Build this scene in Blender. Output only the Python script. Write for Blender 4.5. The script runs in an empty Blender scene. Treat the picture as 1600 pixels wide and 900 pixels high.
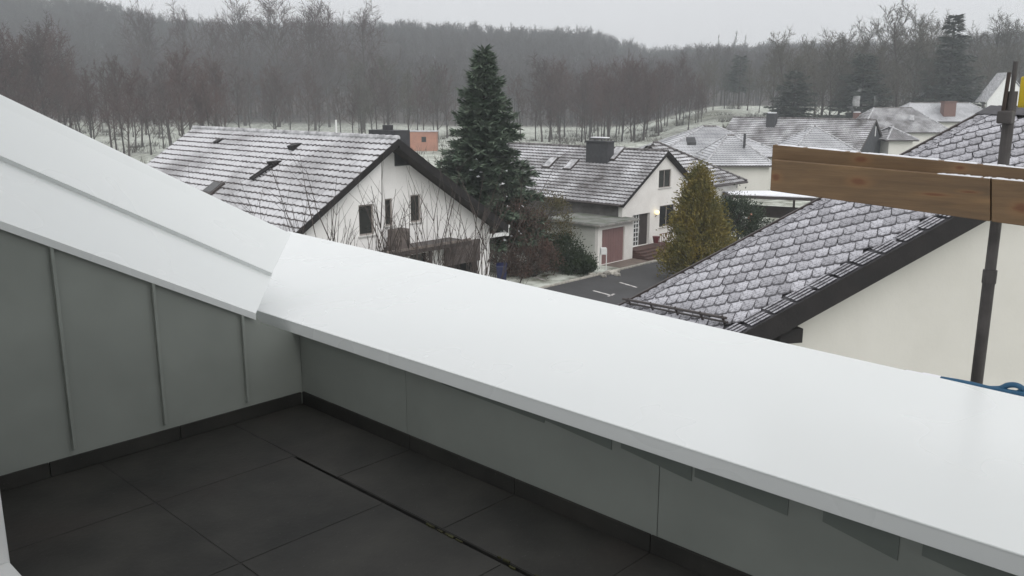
import bpy, bmesh, math, random
from mathutils import Vector, Matrix, noise
rad = math.radians
# ------------------------------------------------------------------ camera
F_PX, CAM_Z = 1350.0, 10.0
PITCH = math.atan(300 / 1350.0)
CP, SP = math.cos(PITCH), math.sin(PITCH)
sc = bpy.context.scene
col = sc.collection
cam_d = bpy.data.cameras.new('camera'); cam = bpy.data.objects.new('camera', cam_d); col.objects.link(cam)
cam.location = (0, 0, CAM_Z); cam.rotation_euler = (math.pi / 2 - PITCH, 0, 0)
cam_d.sensor_width = 36.0; cam_d.lens = 36.0 * F_PX / 1600.0
cam_d.clip_start = 0.05; cam_d.clip_end = 6000
sc.camera = cam
sc.render.engine = 'CYCLES'
# ------------------------------------------------------------------ sky: overcast
SKY_STRENGTH, SUN_STRENGTH = 0.1, 1.3
TO_SUN = (0.25, -0.85, 0.75)
world = bpy.data.worlds.new('World'); sc.world = world; world.use_nodes = True
nt = world.node_tree; nt.nodes.clear()
def N(t, typ, **kw):
    n = t.nodes.new(typ)
    for k, v in kw.items(): setattr(n, k, v)
    return n
out = N(nt, 'ShaderNodeOutputWorld'); bg = N(nt, 'ShaderNodeBackground')
sky = N(nt, 'ShaderNodeTexSky', sky_type='NISHITA', sun_disc=False)
sky.sun_elevation = math.atan2(TO_SUN[2], math.hypot(TO_SUN[0], TO_SUN[1])); sky.sun_rotation = math.atan2(TO_SUN[0], TO_SUN[1]); sky.dust_density = 4; sky.air_density = 1.5
hsv = N(nt, 'ShaderNodeHueSaturation'); hsv.inputs['Saturation'].default_value = 0.2
hsv.inputs['Value'].default_value = 0.6
# closed cloud cover: luminance rises from horizon to zenith as under a thin even overcast
tc = N(nt, 'ShaderNodeTexCoord'); sep = N(nt, 'ShaderNodeSeparateXYZ')
mx = N(nt, 'ShaderNodeMath', operation='MAXIMUM'); mx.inputs[1].default_value = 0
ma = N(nt, 'ShaderNodeMath', operation='MULTIPLY_ADD'); ma.inputs[1].default_value = 0.8; ma.inputs[2].default_value = 1.0
cl = N(nt, 'ShaderNodeVectorMath', operation='SCALE'); cl.inputs[0].default_value = (7.05, 7.05, 7.2)
nz = N(nt, 'ShaderNodeTexNoise'); nz.inputs['Scale'].default_value = 2.5; nz.inputs['Detail'].default_value = 3
nm = N(nt, 'ShaderNodeMapRange'); nm.inputs[3].default_value = 0.93; nm.inputs[4].default_value = 1.07
mm = N(nt, 'ShaderNodeMath', operation='MULTIPLY')
mix = N(nt, 'ShaderNodeMix', data_type='RGBA'); mix.inputs[0].default_value = 0.88
L_ = nt.links.new
L_(tc.outputs['Generated'], sep.inputs[0]); L_(sep.outputs['Z'], mx.inputs[0]); L_(mx.outputs[0], ma.inputs[0])
L_(tc.outputs['Generated'], nz.inputs['Vector']); L_(nz.outputs[0], nm.inputs[0])
L_(ma.outputs[0], mm.inputs[0]); L_(nm.outputs[0], mm.inputs[1]); L_(mm.outputs[0], cl.inputs['Scale'])
L_(sky.outputs[0], hsv.inputs['Color']); L_(hsv.outputs[0], mix.inputs[6]); L_(cl.outputs[0], mix.inputs[7])
L_(mix.outputs[2], bg.inputs['Color']); L_(bg.outputs[0], out.inputs['Surface'])
bg.inputs['Strength'].default_value = SKY_STRENGTH
sun_d = bpy.data.lights.new('sun', 'SUN'); sun = bpy.data.objects.new('sun', sun_d); col.objects.link(sun)
sun_d.energy = SUN_STRENGTH; sun_d.angle = rad(45); sun_d.color = (1, 0.97, 0.93)
sun.rotation_euler = Vector(TO_SUN).to_track_quat('Z', 'Y').to_euler(); sun.location = (0, 0, 60)
sc.view_settings.view_transform = 'Standard'; sc.view_settings.look = 'None'
sc.view_settings.exposure = 0.16; sc.view_settings.gamma = 1.0; sc.view_settings.use_curve_mapping = False
HAZE_DENSITY = 0.00068

# ------------------------------------------------------------------ geometry helpers
AL = rad(46.3)                                   # the street grid: LV left-forward, RV right-forward
LV = Vector((-math.sin(AL), math.cos(AL), 0)); RV = Vector((math.cos(AL), math.sin(AL), 0)); UP = Vector((0, 0, 1))
CAM = Vector((0, 0, CAM_Z))
def W(r, l, z): return RV * r + LV * l + UP * z
def ray(x, y):
    u = (x - 800) / F_PX; v = (450 - y) / F_PX
    return Vector((u, CP + v * SP, -SP + v * CP))
def on(x, y, p0, n):
    q = ray(x, y); return CAM + q * ((Vector(p0) - CAM).dot(n) / q.dot(n))
def onz(x, y, z=0.0): return on(x, y, (0, 0, z), UP)
def onr(x, y, r): return on(x, y, RV * r, RV)
def onl(x, y, l): return on(x, y, LV * l, LV)
def atY(x, y, Y): return on(x, y, (0, Y, 0), Vector((0, 1, 0)))
def R_(p): return p.dot(RV)
def Lc(p): return p.dot(LV)
def lerp(a, b, t): return a + (b - a) * t
def sstep(a, b, x):
    t = max(0.0, min(1.0, (x - a) / (b - a))); return t * t * (3 - 2 * t)

class MB:
    def __init__(s): s.v = []; s.f = []; s.uv = []; s.has_uv = False
    def face(s, pts, uv=None):
        b = len(s.v); s.v += [Vector(p) for p in pts]; s.f.append(tuple(range(b, b + len(pts))))
        s.uv.append(uv)
        if uv: s.has_uv = True
    def hexa(s, c):                              # 8 corners: bottom loop 0-3, top loop 4-7
        b = len(s.v); s.v += [Vector(p) for p in c]
        for q in ((3, 2, 1, 0), (4, 5, 6, 7), (0, 1, 5, 4), (1, 2, 6, 5), (2, 3, 7, 6), (3, 0, 4, 7)):
            s.f.append(tuple(b + i for i in q)); s.uv.append(None)
    def box(s, o, a, b, c): s.hexa([o, o + a, o + a + b, o + b, o + c, o + a + c, o + a + b + c, o + b + c])
    def rbox(s, r0, r1, l0, l1, z0, z1): s.box(W(r0, l0, z0), RV * (r1 - r0), LV * (l1 - l0), UP * (z1 - z0))
    def slab(s, pts, off):                       # polygon extruded by a vector
        n = len(pts); b = len(s.v); s.v += [Vector(p) for p in pts] + [Vector(p) + off for p in pts]
        s.f.append(tuple(b + i for i in range(n))); s.uv.append(None)
        s.f.append(tuple(b + n + i for i in reversed(range(n)))); s.uv.append(None)
        for i in range(n):
            j = (i + 1) % n; s.f.append((b + j, b + i, b + n + i, b + n + j)); s.uv.append(None)
    def tube(s, path, radii, k=6, cap=True):
        n = len(path); b = len(s.v)
        if not isinstance(radii, (list, tuple)): radii = [radii] * n
        for i, p in enumerate(path):
            d = (path[min(i + 1, n - 1)] - path[max(i - 1, 0)])
            d = d.normalized() if d.length > 1e-9 else UP
            a = d.cross(UP if abs(d.z) < 0.9 else Vector((1, 0, 0))).normalized(); c = d.cross(a)
            for j in range(k):
                t = 2 * math.pi * j / k
                s.v.append(p + (a * math.cos(t) + c * math.sin(t)) * radii[i])
        for i in range(n - 1):
            for j in range(k):
                j2 = (j + 1) % k
                s.f.append((b + i * k + j2, b + i * k + j, b + (i + 1) * k + j, b + (i + 1) * k + j2)); s.uv.append(None)
        if cap:
            s.f.append(tuple(b + j for j in range(k))); s.uv.append(None)
            s.f.append(tuple(b + (n - 1) * k + j for j in reversed(range(k)))); s.uv.append(None)
    def mesh(s, name, org, m, fix=True, smooth=False):
        me = bpy.data.meshes.new(name)
        me.from_pydata([tuple(p - org) for p in s.v], [], s.f)
        if s.has_uv:
            ul = me.uv_layers.new(name='UVMap'); i = 0; data = []
            for f, uv in zip(s.f, s.uv):
                for j in range(len(f)):
                    data += list(uv[j]) if uv else [0.5, 0.5]
            ul.data.foreach_set('uv', data)
        if fix:
            bm = bmesh.new(); bm.from_mesh(me); bmesh.ops.recalc_face_normals(bm, faces=bm.faces); bm.to_mesh(me); bm.free()
        if smooth:
            me.polygons.foreach_set('use_smooth', [True] * len(me.polygons))
        if m is not None: me.materials.append(m)
        me.update(); return me

ORG = {}
def tag(o, label=None, cat=None, group=None, kind=None):
    if label: o['label'] = label
    if cat: o['category'] = cat
    if group: o['group'] = group
    if kind: o['kind'] = kind
    return o
def empty(name, loc, label, cat, group=None):
    o = bpy.data.objects.new(name, None); col.objects.link(o); o.location = loc; o.empty_display_size = 0.3
    ORG[o.name] = Vector(loc); return tag(o, label, cat, group)
def link(name, me, parent=None):
    o = bpy.data.objects.new(name, me); col.objects.link(o)
    if parent: o.parent = parent
    return o
def part(mb, name, m, parent, smooth=False, bevel=0.0, kind=None, label=None):
    org = ORG[parent.name]
    o = link(name, mb.mesh(name, org, m, smooth=smooth), parent); ORG[o.name] = org
    if bevel: bev(o, bevel)
    if kind: o['kind'] = kind
    if label: o['label'] = label
    return o
def single(mb, name, m, org, label=None, cat=None, group=None, kind=None, smooth=False, bevel=0.0):
    o = link(name, mb.mesh(name, Vector(org), m, smooth=smooth)); o.location = org; ORG[o.name] = Vector(org)
    if bevel: bev(o, bevel)
    return tag(o, label, cat, group, kind)
def bev(o, w, seg=2):
    b = o.modifiers.new('bevel', 'BEVEL'); b.width = w; b.segments = seg; b.limit_method = 'ANGLE'; b.angle_limit = rad(40)

# ------------------------------------------------------------------ materials
MATS = {}
def newmat(name):
    m = bpy.data.materials.new(name); m.use_nodes = True; t = m.node_tree; b = t.nodes['Principled BSDF']
    MATS[name] = m; return m, t, b
def noise_fac(t, scale, detail=4, coord='Object', lo=0.35, hi=0.65, stretch=None, rough=0.55):
    tcn = N(t, 'ShaderNodeTexCoord'); n = N(t, 'ShaderNodeTexNoise'); n.inputs['Scale'].default_value = scale
    n.inputs['Detail'].default_value = detail; n.inputs['Roughness'].default_value = rough
    src = tcn.outputs[coord]
    if stretch:
        mp = N(t, 'ShaderNodeMapping'); mp.inputs['Scale'].default_value = stretch; t.links.new(src, mp.inputs[0]); src = mp.outputs[0]
    t.links.new(src, n.inputs['Vector'])
    r = N(t, 'ShaderNodeMapRange'); r.inputs[1].default_value = lo; r.inputs[2].default_value = hi
    t.links.new(n.outputs[0], r.inputs[0]); return r.outputs[0]
def mixc(t, fac, a, b):
    n = N(t, 'ShaderNodeMix', data_type='RGBA')
    if isinstance(fac, float): n.inputs[0].default_value = fac
    else: t.links.new(fac, n.inputs[0])
    for i, c in ((6, a), (7, b)):
        if isinstance(c, tuple): n.inputs[i].default_value = (*c, 1)
        else: t.links.new(c, n.inputs[i])
    return n.outputs[2]
def mathn(t, op, a, b=None, clamp=False):
    n = N(t, 'ShaderNodeMath', operation=op); n.use_clamp = clamp
    for i, c in ((0, a), (1, b)):
        if c is None: continue
        if isinstance(c, (int, float)): n.inputs[i].default_value = c
        else: t.links.new(c, n.inputs[i])
    return n.outputs[0]
def bump(t, b, h, strength=0.3, dist=0.01):
    n = N(t, 'ShaderNodeBump'); n.inputs['Strength'].default_value = strength; n.inputs['Distance'].default_value = dist
    t.links.new(h, n.inputs['Height']); t.links.new(n.outputs[0], b.inputs['Normal'])
def plain(name, c1, c2=None, rough=0.6, scale=6.0, metal=0.0, bmp=0.0, spec=None, coord='Object', stretch=None, objvar=0.0):
    m, t, b = newmat(name); c2 = c2 or tuple(x * 0.8 for x in c1)
    f = noise_fac(t, scale, coord=coord, stretch=stretch)
    c = mixc(t, f, c1, c2)
    if objvar:
        oi = N(t, 'ShaderNodeObjectInfo'); hs = N(t, 'ShaderNodeHueSaturation')
        mr = N(t, 'ShaderNodeMapRange'); mr.inputs[3].default_value = 1 - objvar; mr.inputs[4].default_value = 1 + objvar
        t.links.new(oi.outputs['Random'], mr.inputs[0]); t.links.new(mr.outputs[0], hs.inputs['Value']); t.links.new(c, hs.inputs['Color']); c = hs.outputs[0]
    t.links.new(c, b.inputs['Base Color']); b.inputs['Roughness'].default_value = rough; b.inputs['Metallic'].default_value = metal
    if spec is not None: b.inputs['Specular IOR Level'].default_value = spec
    if bmp: bump(t, b, noise_fac(t, scale * 6, coord=coord, stretch=stretch), bmp)
    return m
def up_fac(t, lo, hi):
    g = N(t, 'ShaderNodeNewGeometry'); s = N(t, 'ShaderNodeSeparateXYZ'); t.links.new(g.outputs['True Normal'], s.inputs[0])
    r = N(t, 'ShaderNodeMapRange'); r.inputs[1].default_value = lo; r.inputs[2].default_value = hi
    t.links.new(s.outputs['Z'], r.inputs[0]); return r.outputs[0]
SNOW = (0.78, 0.79, 0.82)
def tile_mat(name, tile, tile2, cover, patch_scale=0.35, lowv=0.1, highv=0.85, dust=0.75):
    """roof tile with a thin dusting of snow that leaves the lap of each course and some patches bare"""
    m, t, b = newmat(name)
    base = mixc(t, noise_fac(t, 3.0), tile, tile2)
    uv = N(t, 'ShaderNodeUVMap'); s = N(t, 'ShaderNodeSeparateXYZ'); t.links.new(uv.outputs[0], s.inputs[0])
    fine = noise_fac(t, 9.0, 5, lo=0.2, hi=0.8)
    big = noise_fac(t, patch_scale, 3, lo=0.3, hi=0.7)
    v = mathn(t, 'ADD', s.outputs['Y'], mathn(t, 'MULTIPLY', mathn(t, 'SUBTRACT', fine, 0.5), 0.35))
    a = N(t, 'ShaderNodeMapRange'); a.inputs[1].default_value = lowv; a.inputs[2].default_value = lowv + 0.12; t.links.new(v, a.inputs[0])
    c = N(t, 'ShaderNodeMapRange'); c.inputs[1].default_value = highv; c.inputs[2].default_value = highv - 0.15; t.links.new(v, c.inputs[0])
    cov = mathn(t, 'MULTIPLY', a.outputs[0], c.outputs[0])
    cov = mathn(t, 'MULTIPLY', cov, up_fac(t, 0.45, 0.7))
    pt = mathn(t, 'ADD', mathn(t, 'MULTIPLY', big, 0.9), cover - 0.35, True)
    cov = mathn(t, 'MULTIPLY', cov, pt)
    t.links.new(mixc(t, mathn(t, 'MULTIPLY', cov, dust), base, SNOW), b.inputs['Base Color']); b.inputs['Roughness'].default_value = 0.7
    return m
def board_mat(knots):
    # rough sawn board: grain runs along local X, knots where the board has them
    m, t, b = newmat('weathered_board')
    g = noise_fac(t, 5.0, 8, stretch=(0.35, 6, 6), lo=0.3, hi=0.7, rough=0.65)
    c = mixc(t, g, (0.205, 0.130, 0.068), (0.115, 0.072, 0.040))
    c = mixc(t, mathn(t, 'MULTIPLY', noise_fac(t, 1.6, 5, lo=0.42, hi=0.75, stretch=(1, 1, 2.5)), 0.8), c, (0.100, 0.068, 0.042))
    c = mixc(t, mathn(t, 'MULTIPLY', noise_fac(t, 3.1, 4, lo=0.55, hi=0.8, stretch=(.5, 1, 3)), 0.6), c, (0.28, 0.165, 0.075))
    tcn = N(t, 'ShaderNodeTexCoord'); nz_ = N(t, 'ShaderNodeTexNoise'); nz_.inputs['Scale'].default_value = 18
    for (x, z, w, h) in knots:
        sb = N(t, 'ShaderNodeVectorMath', operation='SUBTRACT'); sb.inputs[1].default_value = (x, 0, z); t.links.new(tcn.outputs['Object'], sb.inputs[0])
        mu = N(t, 'ShaderNodeVectorMath', operation='MULTIPLY'); mu.inputs[1].default_value = (1 / w, 0, 1 / h); t.links.new(sb.outputs[0], mu.inputs[0])
        ln = N(t, 'ShaderNodeVectorMath', operation='LENGTH'); t.links.new(mu.outputs[0], ln.inputs[0])
        dd = mathn(t, 'ADD', ln.outputs['Value'], mathn(t, 'MULTIPLY', mathn(t, 'SUBTRACT', nz_.outputs[0], 0.5), 0.9))
        halo = N(t, 'ShaderNodeMapRange'); halo.inputs[1].default_value = 2.6; halo.inputs[2].default_value = 1.0; halo.inputs[4].default_value = 0.45; t.links.new(dd, halo.inputs[0])
        kn = N(t, 'ShaderNodeMapRange'); kn.inputs[1].default_value = 1.35; kn.inputs[2].default_value = 0.5; kn.inputs[4].default_value = 0.9; t.links.new(dd, kn.inputs[0])
        c = mixc(t, halo.outputs[0], c, (0.24, 0.13, 0.06)); c = mixc(t, kn.outputs[0], c, (0.13, 0.055, 0.028))
    t.links.new(c, b.inputs['Base Color']); b.inputs['Roughness'].default_value = 0.8; bump(t, b, g, 0.4, 0.004); return m
M = {}
def build_materials():
    # white coated sheet metal: satin, with very faint waviness
    m, t, b = newmat('white_sheet')
    t.links.new(mixc(t, noise_fac(t, 0.8, 2, lo=0.2, hi=0.8), (0.745, 0.77, 0.763), (0.705, 0.732, 0.725)), b.inputs['Base Color'])
    rr = N(t, 'ShaderNodeMapRange'); rr.inputs[3].default_value = 0.22; rr.inputs[4].default_value = 0.36
    t.links.new(noise_fac(t, 1.5, 2, lo=0.2, hi=0.8), rr.inputs[0]); t.links.new(rr.outputs[0], b.inputs['Roughness'])
    bump(t, b, noise_fac(t, 1.1, 2), 0.10, 0.02); M['white'] = m
    m, t, b = newmat('grey_sheet')
    t.links.new(mixc(t, noise_fac(t, 2.0, 6), (0.255, 0.275, 0.252), (0.215, 0.233, 0.214)), b.inputs['Base Color'])
    b.inputs['Roughness'].default_value = 0.42; bump(t, b, noise_fac(t, 1.8, 2), 0.25, 0.02); M['panel'] = m
    # anthracite tile with dried dirt
    m, t, b = newmat('dark_tile')
    c = mixc(t, noise_fac(t, 3.0, 8, coord='Object', lo=0.32, hi=0.68), (0.015, 0.0155, 0.014), (0.036, 0.035, 0.031))
    sp = noise_fac(t, 90.0, 2, lo=0.70, hi=0.74)
    c = mixc(t, mathn(t, 'MULTIPLY', sp, 0.35), c, (0.10, 0.095, 0.09))
    st = noise_fac(t, 1.1, 3, lo=0.55, hi=0.8)
    c = mixc(t, mathn(t, 'MULTIPLY', st, 0.4), c, (0.034, 0.022, 0.020))
    t.links.new(c, b.inputs['Base Color']); b.inputs['Roughness'].default_value = 0.7; b.inputs['Specular IOR Level'].default_value = 0.3; bump(t, b, noise_fac(t, 40, 4), 0.25, 0.002); M['tile'] = m
    M['grout'] = plain('grout', (0.034, 0.033, 0.030), (0.016, 0.016, 0.015), 0.9, 8)
    M['moss'] = plain('moss', (0.050, 0.052, 0.012), (0.018, 0.015, 0.008), 0.95, 12, bmp=0.8)
    M['slot'] = plain('slot_metal', (0.02, 0.02, 0.018), rough=0.6)
    M['frame_white'] = plain('frame_white', (0.72, 0.73, 0.72), (0.68, 0.69, 0.68), 0.45, 2)
    M['stucco'] = plain('white_render', (0.82, 0.81, 0.80), (0.75, 0.74, 0.73), 0.9, 1.2, bmp=0.2)
    M['stucco2'] = plain('warm_render', (0.80, 0.785, 0.755), (0.72, 0.70, 0.67), 0.9, 1.0, bmp=0.2)
    M['cream'] = plain('cream_render', (0.60, 0.59, 0.55), (0.565, 0.555, 0.515), 0.92, 0.8, bmp=0.25)
    M['garage_wall'] = plain('garage_render', (0.60, 0.60, 0.57), (0.50, 0.51, 0.47), 0.9, 0.9, bmp=0.2)
    M['dark_wood'] = plain('dark_wood', (0.020, 0.0175, 0.018), (0.013, 0.012, 0.0125), 0.65, 3, bmp=0.2, spec=0.3)
    M['brown_wood'] = plain('brown_wood', (0.045, 0.03, 0.024), (0.03, 0.02, 0.017), 0.7, 3)
    M['soffit'] = plain('soffit', (0.035, 0.03, 0.028), rough=0.8)
    M['garage_door'] = plain('garage_door', (0.23, 0.135, 0.13), (0.20, 0.12, 0.115), 0.55, 1.5)
    M['glass'] = plain('window_glass', (0.012, 0.013, 0.014), (0.02, 0.02, 0.02), 0.06, 1.0)
    M['win_frame'] = plain('window_frame', (0.30, 0.27, 0.25), rough=0.5)
    M['dark_frame'] = plain('dark_frame', (0.05, 0.04, 0.038), rough=0.5)
    M['curtain'] = plain('curtain', (0.35, 0.34, 0.32), (0.2, 0.2, 0.19), 0.9, 5)
    M['h1_tile'] = tile_mat('brown_tile_snow', (0.040, 0.034, 0.035), (0.065, 0.053, 0.052), 0.80, 0.45, 0.03, 0.90, dust=0.62)
    M['h2_tile'] = tile_mat('grey_tile_snow', (0.038, 0.034, 0.034), (0.06, 0.05, 0.048), 0.42, 0.5, dust=0.74)
    M['h3_tile'] = tile_mat('slate_grey_tile_snow', (0.075, 0.078, 0.085), (0.10, 0.10, 0.11), 0.75, 0.2, 0.05, 0.95, dust=0.66)
    M['ridge'] = plain('ridge_cap', (0.045, 0.038, 0.038), (0.20, 0.19, 0.19), 0.8, 3)
    M['ridge_snow'] = plain('snowy_ridge_cap', (0.55, 0.55, 0.57), (0.25, 0.25, 0.26), 0.8, 3)
    M['chimney'] = plain('dark_cladding', (0.035, 0.036, 0.04), (0.05, 0.05, 0.055), 0.7, 4)
    M['brick_red'] = plain('red_brick', (0.17, 0.09, 0.075), (0.12, 0.07, 0.06), 0.9, 6)
    M['terracotta'] = plain('terracotta_render', (0.40, 0.20, 0.14), (0.33, 0.17, 0.125), 0.9, 0.8)
    M['snow'] = plain('snow', (0.80, 0.81, 0.84), (0.70, 0.71, 0.74), 0.9, 2)
    M['asphalt'] = plain('asphalt', (0.050, 0.050, 0.052), (0.036, 0.035, 0.036), 0.75, 0.5, bmp=0.3)
    M['paving'] = plain('paving', (0.19, 0.15, 0.125), (0.13, 0.105, 0.09), 0.9, 1.2, bmp=0.4)
    M['paint'] = plain('road_paint', (0.7, 0.68, 0.66), (0.35, 0.33, 0.32), 0.8, 3)
    M['step'] = plain('brown_step', (0.10, 0.055, 0.045), (0.07, 0.04, 0.035), 0.85, 3)
    M['stone'] = plain('pale_stone', (0.42, 0.40, 0.36), (0.25, 0.24, 0.21), 0.9, 5, objvar=0.3)
    M['bark'] = plain('bark', (0.064, 0.050, 0.044), (0.036, 0.030, 0.028), 0.95, 2, objvar=0.2)
    M['twig'] = plain('twigs', (0.078, 0.047, 0.044), (0.050, 0.033, 0.031), 0.95, 0.25, objvar=0.30)
    M['twig_green'] = plain('twigs_olive', (0.082, 0.072, 0.055), (0.054, 0.050, 0.041), 0.95, 0.25, objvar=0.22)
    M['twig_red'] = plain('twigs_red', (0.078, 0.040, 0.037), (0.050, 0.031, 0.029), 0.95, 0.5, objvar=0.25)
    M['far_twig'] = plain('far_twigs', (0.066, 0.053, 0.048), (0.045, 0.038, 0.036), 0.95, 0.05)
    M['needle'] = plain('spruce_needles', (0.050, 0.082, 0.050), (0.105, 0.135, 0.095), 0.8, 1.7)
    M['needle_dark'] = plain('dark_needles', (0.028, 0.038, 0.028), (0.042, 0.052, 0.038), 0.75, 1.0)
    M['gold'] = plain('golden_foliage', (0.205, 0.158, 0.032), (0.100, 0.098, 0.028), 0.75, 1.3)
    M['olive'] = plain('olive_foliage', (0.125, 0.098, 0.045), (0.07, 0.068, 0.032), 0.8, 1.6)
    M['green'] = plain('green_foliage', (0.028, 0.045, 0.018), (0.018, 0.030, 0.015), 0.7, 1.6)
    M['hedge'] = plain('brown_foliage', (0.115, 0.066, 0.052), (0.055, 0.042, 0.034), 0.85, 1.6)
    M['steel'] = plain('scaffold_steel', (0.085, 0.078, 0.076), (0.05, 0.045, 0.045), 0.55, 9, metal=0.2)
    M['blue'] = plain('blue_rope', (0.012, 0.075, 0.15), (0.018, 0.09, 0.17), 0.55, 40)
    M['yellow'] = plain('yellow_plastic', (0.62, 0.45, 0.02), (0.42, 0.33, 0.03), 0.5, 14)
    M['bin'] = plain('blue_bin', (0.012, 0.018, 0.07), rough=0.5)
    M['bluegrey'] = plain('slate_gable', (0.055, 0.058, 0.065), (0.04, 0.042, 0.048), 0.8, 2)
    M['gutter'] = plain('gutter_white', (0.6, 0.6, 0.58), rough=0.5)
    # slate with frost
    m, t, b = newmat('frosted_slate')
    base = mixc(t, noise_fac(t, 6), (0.040, 0.038, 0.044), (0.065, 0.062, 0.07))
    f = mathn(t, 'MULTIPLY', noise_fac(t, 26.0, 5, lo=0.32, hi=0.54), mathn(t, 'ADD', mathn(t, 'MULTIPLY', noise_fac(t, 2.2, 3), 0.4), 0.65, True))
    f = mathn(t, 'MULTIPLY', f, up_fac(t, 0.75, 0.85))
    uv = N(t, 'ShaderNodeUVMap'); sx = N(t, 'ShaderNodeSeparateXYZ'); t.links.new(uv.outputs[0], sx.inputs[0])
    rim = N(t, 'ShaderNodeMapRange'); rim.inputs[1].default_value = 0.045; rim.inputs[2].default_value = 0.13
    t.links.new(mathn(t, 'ADD', sx.outputs['X'], mathn(t, 'MULTIPLY', mathn(t, 'SUBTRACT', noise_fac(t, 14, 3), 0.5), 0.05)), rim.inputs[0]); f = mathn(t, 'MULTIPLY', f, rim.outputs[0])
    oi = N(t, 'ShaderNodeObjectInfo'); mr = N(t, 'ShaderNodeMapRange'); mr.inputs[3].default_value = 0.40; mr.inputs[4].default_value = 0.74
    t.links.new(oi.outputs['Random'], mr.inputs[0]); f = mathn(t, 'MULTIPLY', f, mr.outputs[0])
    t.links.new(mixc(t, f, base, (0.66, 0.66, 0.71)), b.inputs['Base Color']); b.inputs['Roughness'].default_value = 0.7; M['slate'] = m
    M['slate_dark'] = plain('bare_slate', (0.035, 0.033, 0.038), (0.07, 0.068, 0.075), 0.7, 5)
    # meadow with thin snow
    m, t, b = newmat('meadow')
    g = mixc(t, noise_fac(t, 0.12, 6), (0.070, 0.072, 0.034), (0.050, 0.046, 0.032))
    big = noise_fac(t, 0.035, 4, lo=0.22, hi=0.5); fin = noise_fac(t, 0.9, 6, lo=0.3, hi=0.6)
    sn = mathn(t, 'MULTIPLY', big, fin)
    litter = N(t, 'ShaderNodeAttribute'); litter.attribute_name = 'wood'
    c = mixc(t, mathn(t, 'MULTIPLY', sn, 0.9), g, (0.60, 0.63, 0.57))
    lit = mixc(t, noise_fac(t, 0.2, 5), (0.055, 0.042, 0.036), (0.10, 0.085, 0.075))
    t.links.new(mixc(t, litter.outputs['Fac'], c, lit), b.inputs['Base Color']); b.inputs['Roughness'].default_value = 0.95
    M['meadow'] = m
    m, t, b = newmat('lamp_glow')
    b.inputs['Base Color'].default_value = (0.9, 0.8, 0.5, 1); b.inputs['Emission Color'].default_value = (1, 0.82, 0.45, 1); b.inputs['Emission Strength'].default_value = 1.1; M['lamp'] = m
    m = bpy.data.materials.new('haze_air'); m.use_nodes = True; t = m.node_tree; t.nodes.clear()
    o = N(t, 'ShaderNodeOutputMaterial'); pv = N(t, 'ShaderNodeVolumePrincipled')
    pv.inputs['Color'].default_value = (0.90, 0.955, 1.0, 1); pv.inputs['Density'].default_value = HAZE_DENSITY; pv.inputs['Anisotropy'].default_value = 0.2
    t.links.new(pv.outputs[0], o.inputs['Volume']); M['haze'] = m
    m = bpy.data.materials.new('smoke'); m.use_nodes = True; t = m.node_tree; t.nodes.clear()
    o = N(t, 'ShaderNodeOutputMaterial'); pv = N(t, 'ShaderNodeVolumePrincipled'); pv.inputs['Color'].default_value = (0.97, 0.97, 0.98, 1)
    tcn = N(t, 'ShaderNodeTexCoord'); ln = N(t, 'ShaderNodeVectorMath', operation='LENGTH'); t.links.new(tcn.outputs['Object'], ln.inputs[0])
    fall = N(t, 'ShaderNodeMapRange'); fall.inputs[1].default_value = 2.4; fall.inputs[2].default_value = 0.3; fall.inputs[4].default_value = 0.7
    t.links.new(ln.outputs['Value'], fall.inputs[0])
    t.links.new(mathn(t, 'MULTIPLY', fall.outputs[0], noise_fac(t, 0.9, 4, lo=0.35, hi=0.7)), pv.inputs['Density'])
    t.links.new(pv.outputs[0], o.inputs['Volume']); M['smoke'] = m
build_materials()

# ------------------------------------------------------------------ terrain
CREST = [(-0.75, 47), (-0.6, 46), (-0.48, 41), (-0.37, 31), (-0.25, 30), (-0.1, 30), (0.07, 29), (0.12, 25), (0.16, 18.5), (0.24, 16), (0.3, 17), (0.4, 18), (0.6, 22), (0.8, 23)]
def crest(a):
    if a <= CREST[0][0]: return CREST[0][1]
    for (a0, h0), (a1, h1) in zip(CREST, CREST[1:]):
        if a <= a1: return lerp(h0, h1, sstep(a0, a1, a))
    return CREST[-1][1]
def hill(a): return (crest(a) + 8) * 1.30 - 16
def ground(x, y):
    if y < 60: return 0.0
    a = x / y
    start = lerp(265, 320, sstep(-0.2, 0.2, a))
    h = hill(a) * sstep(start, start + 290, y)
    h += 6.5 * sstep(0.12, 0.24, a) * sstep(120, 250, y) * (1 - 0.0)
    h += 3.0 * sstep(0.45, 0.6, a) * sstep(80, 140, y)
    return h + 0.5 * noise.noise(Vector((x * 0.03, y * 0.03, 0))) * sstep(70, 120, y)
def woodland(x, y):
    a = x / max(y, 1)
    w = sstep(282, 305, y + 8 * noise.noise(Vector((x * 0.05, y * 0.05, 3))))
    gap = (1 - sstep(0.03, 0.07, abs(a - 0.265))) * (1 - sstep(290, 330, y))
    return w * (1 - gap)
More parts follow.
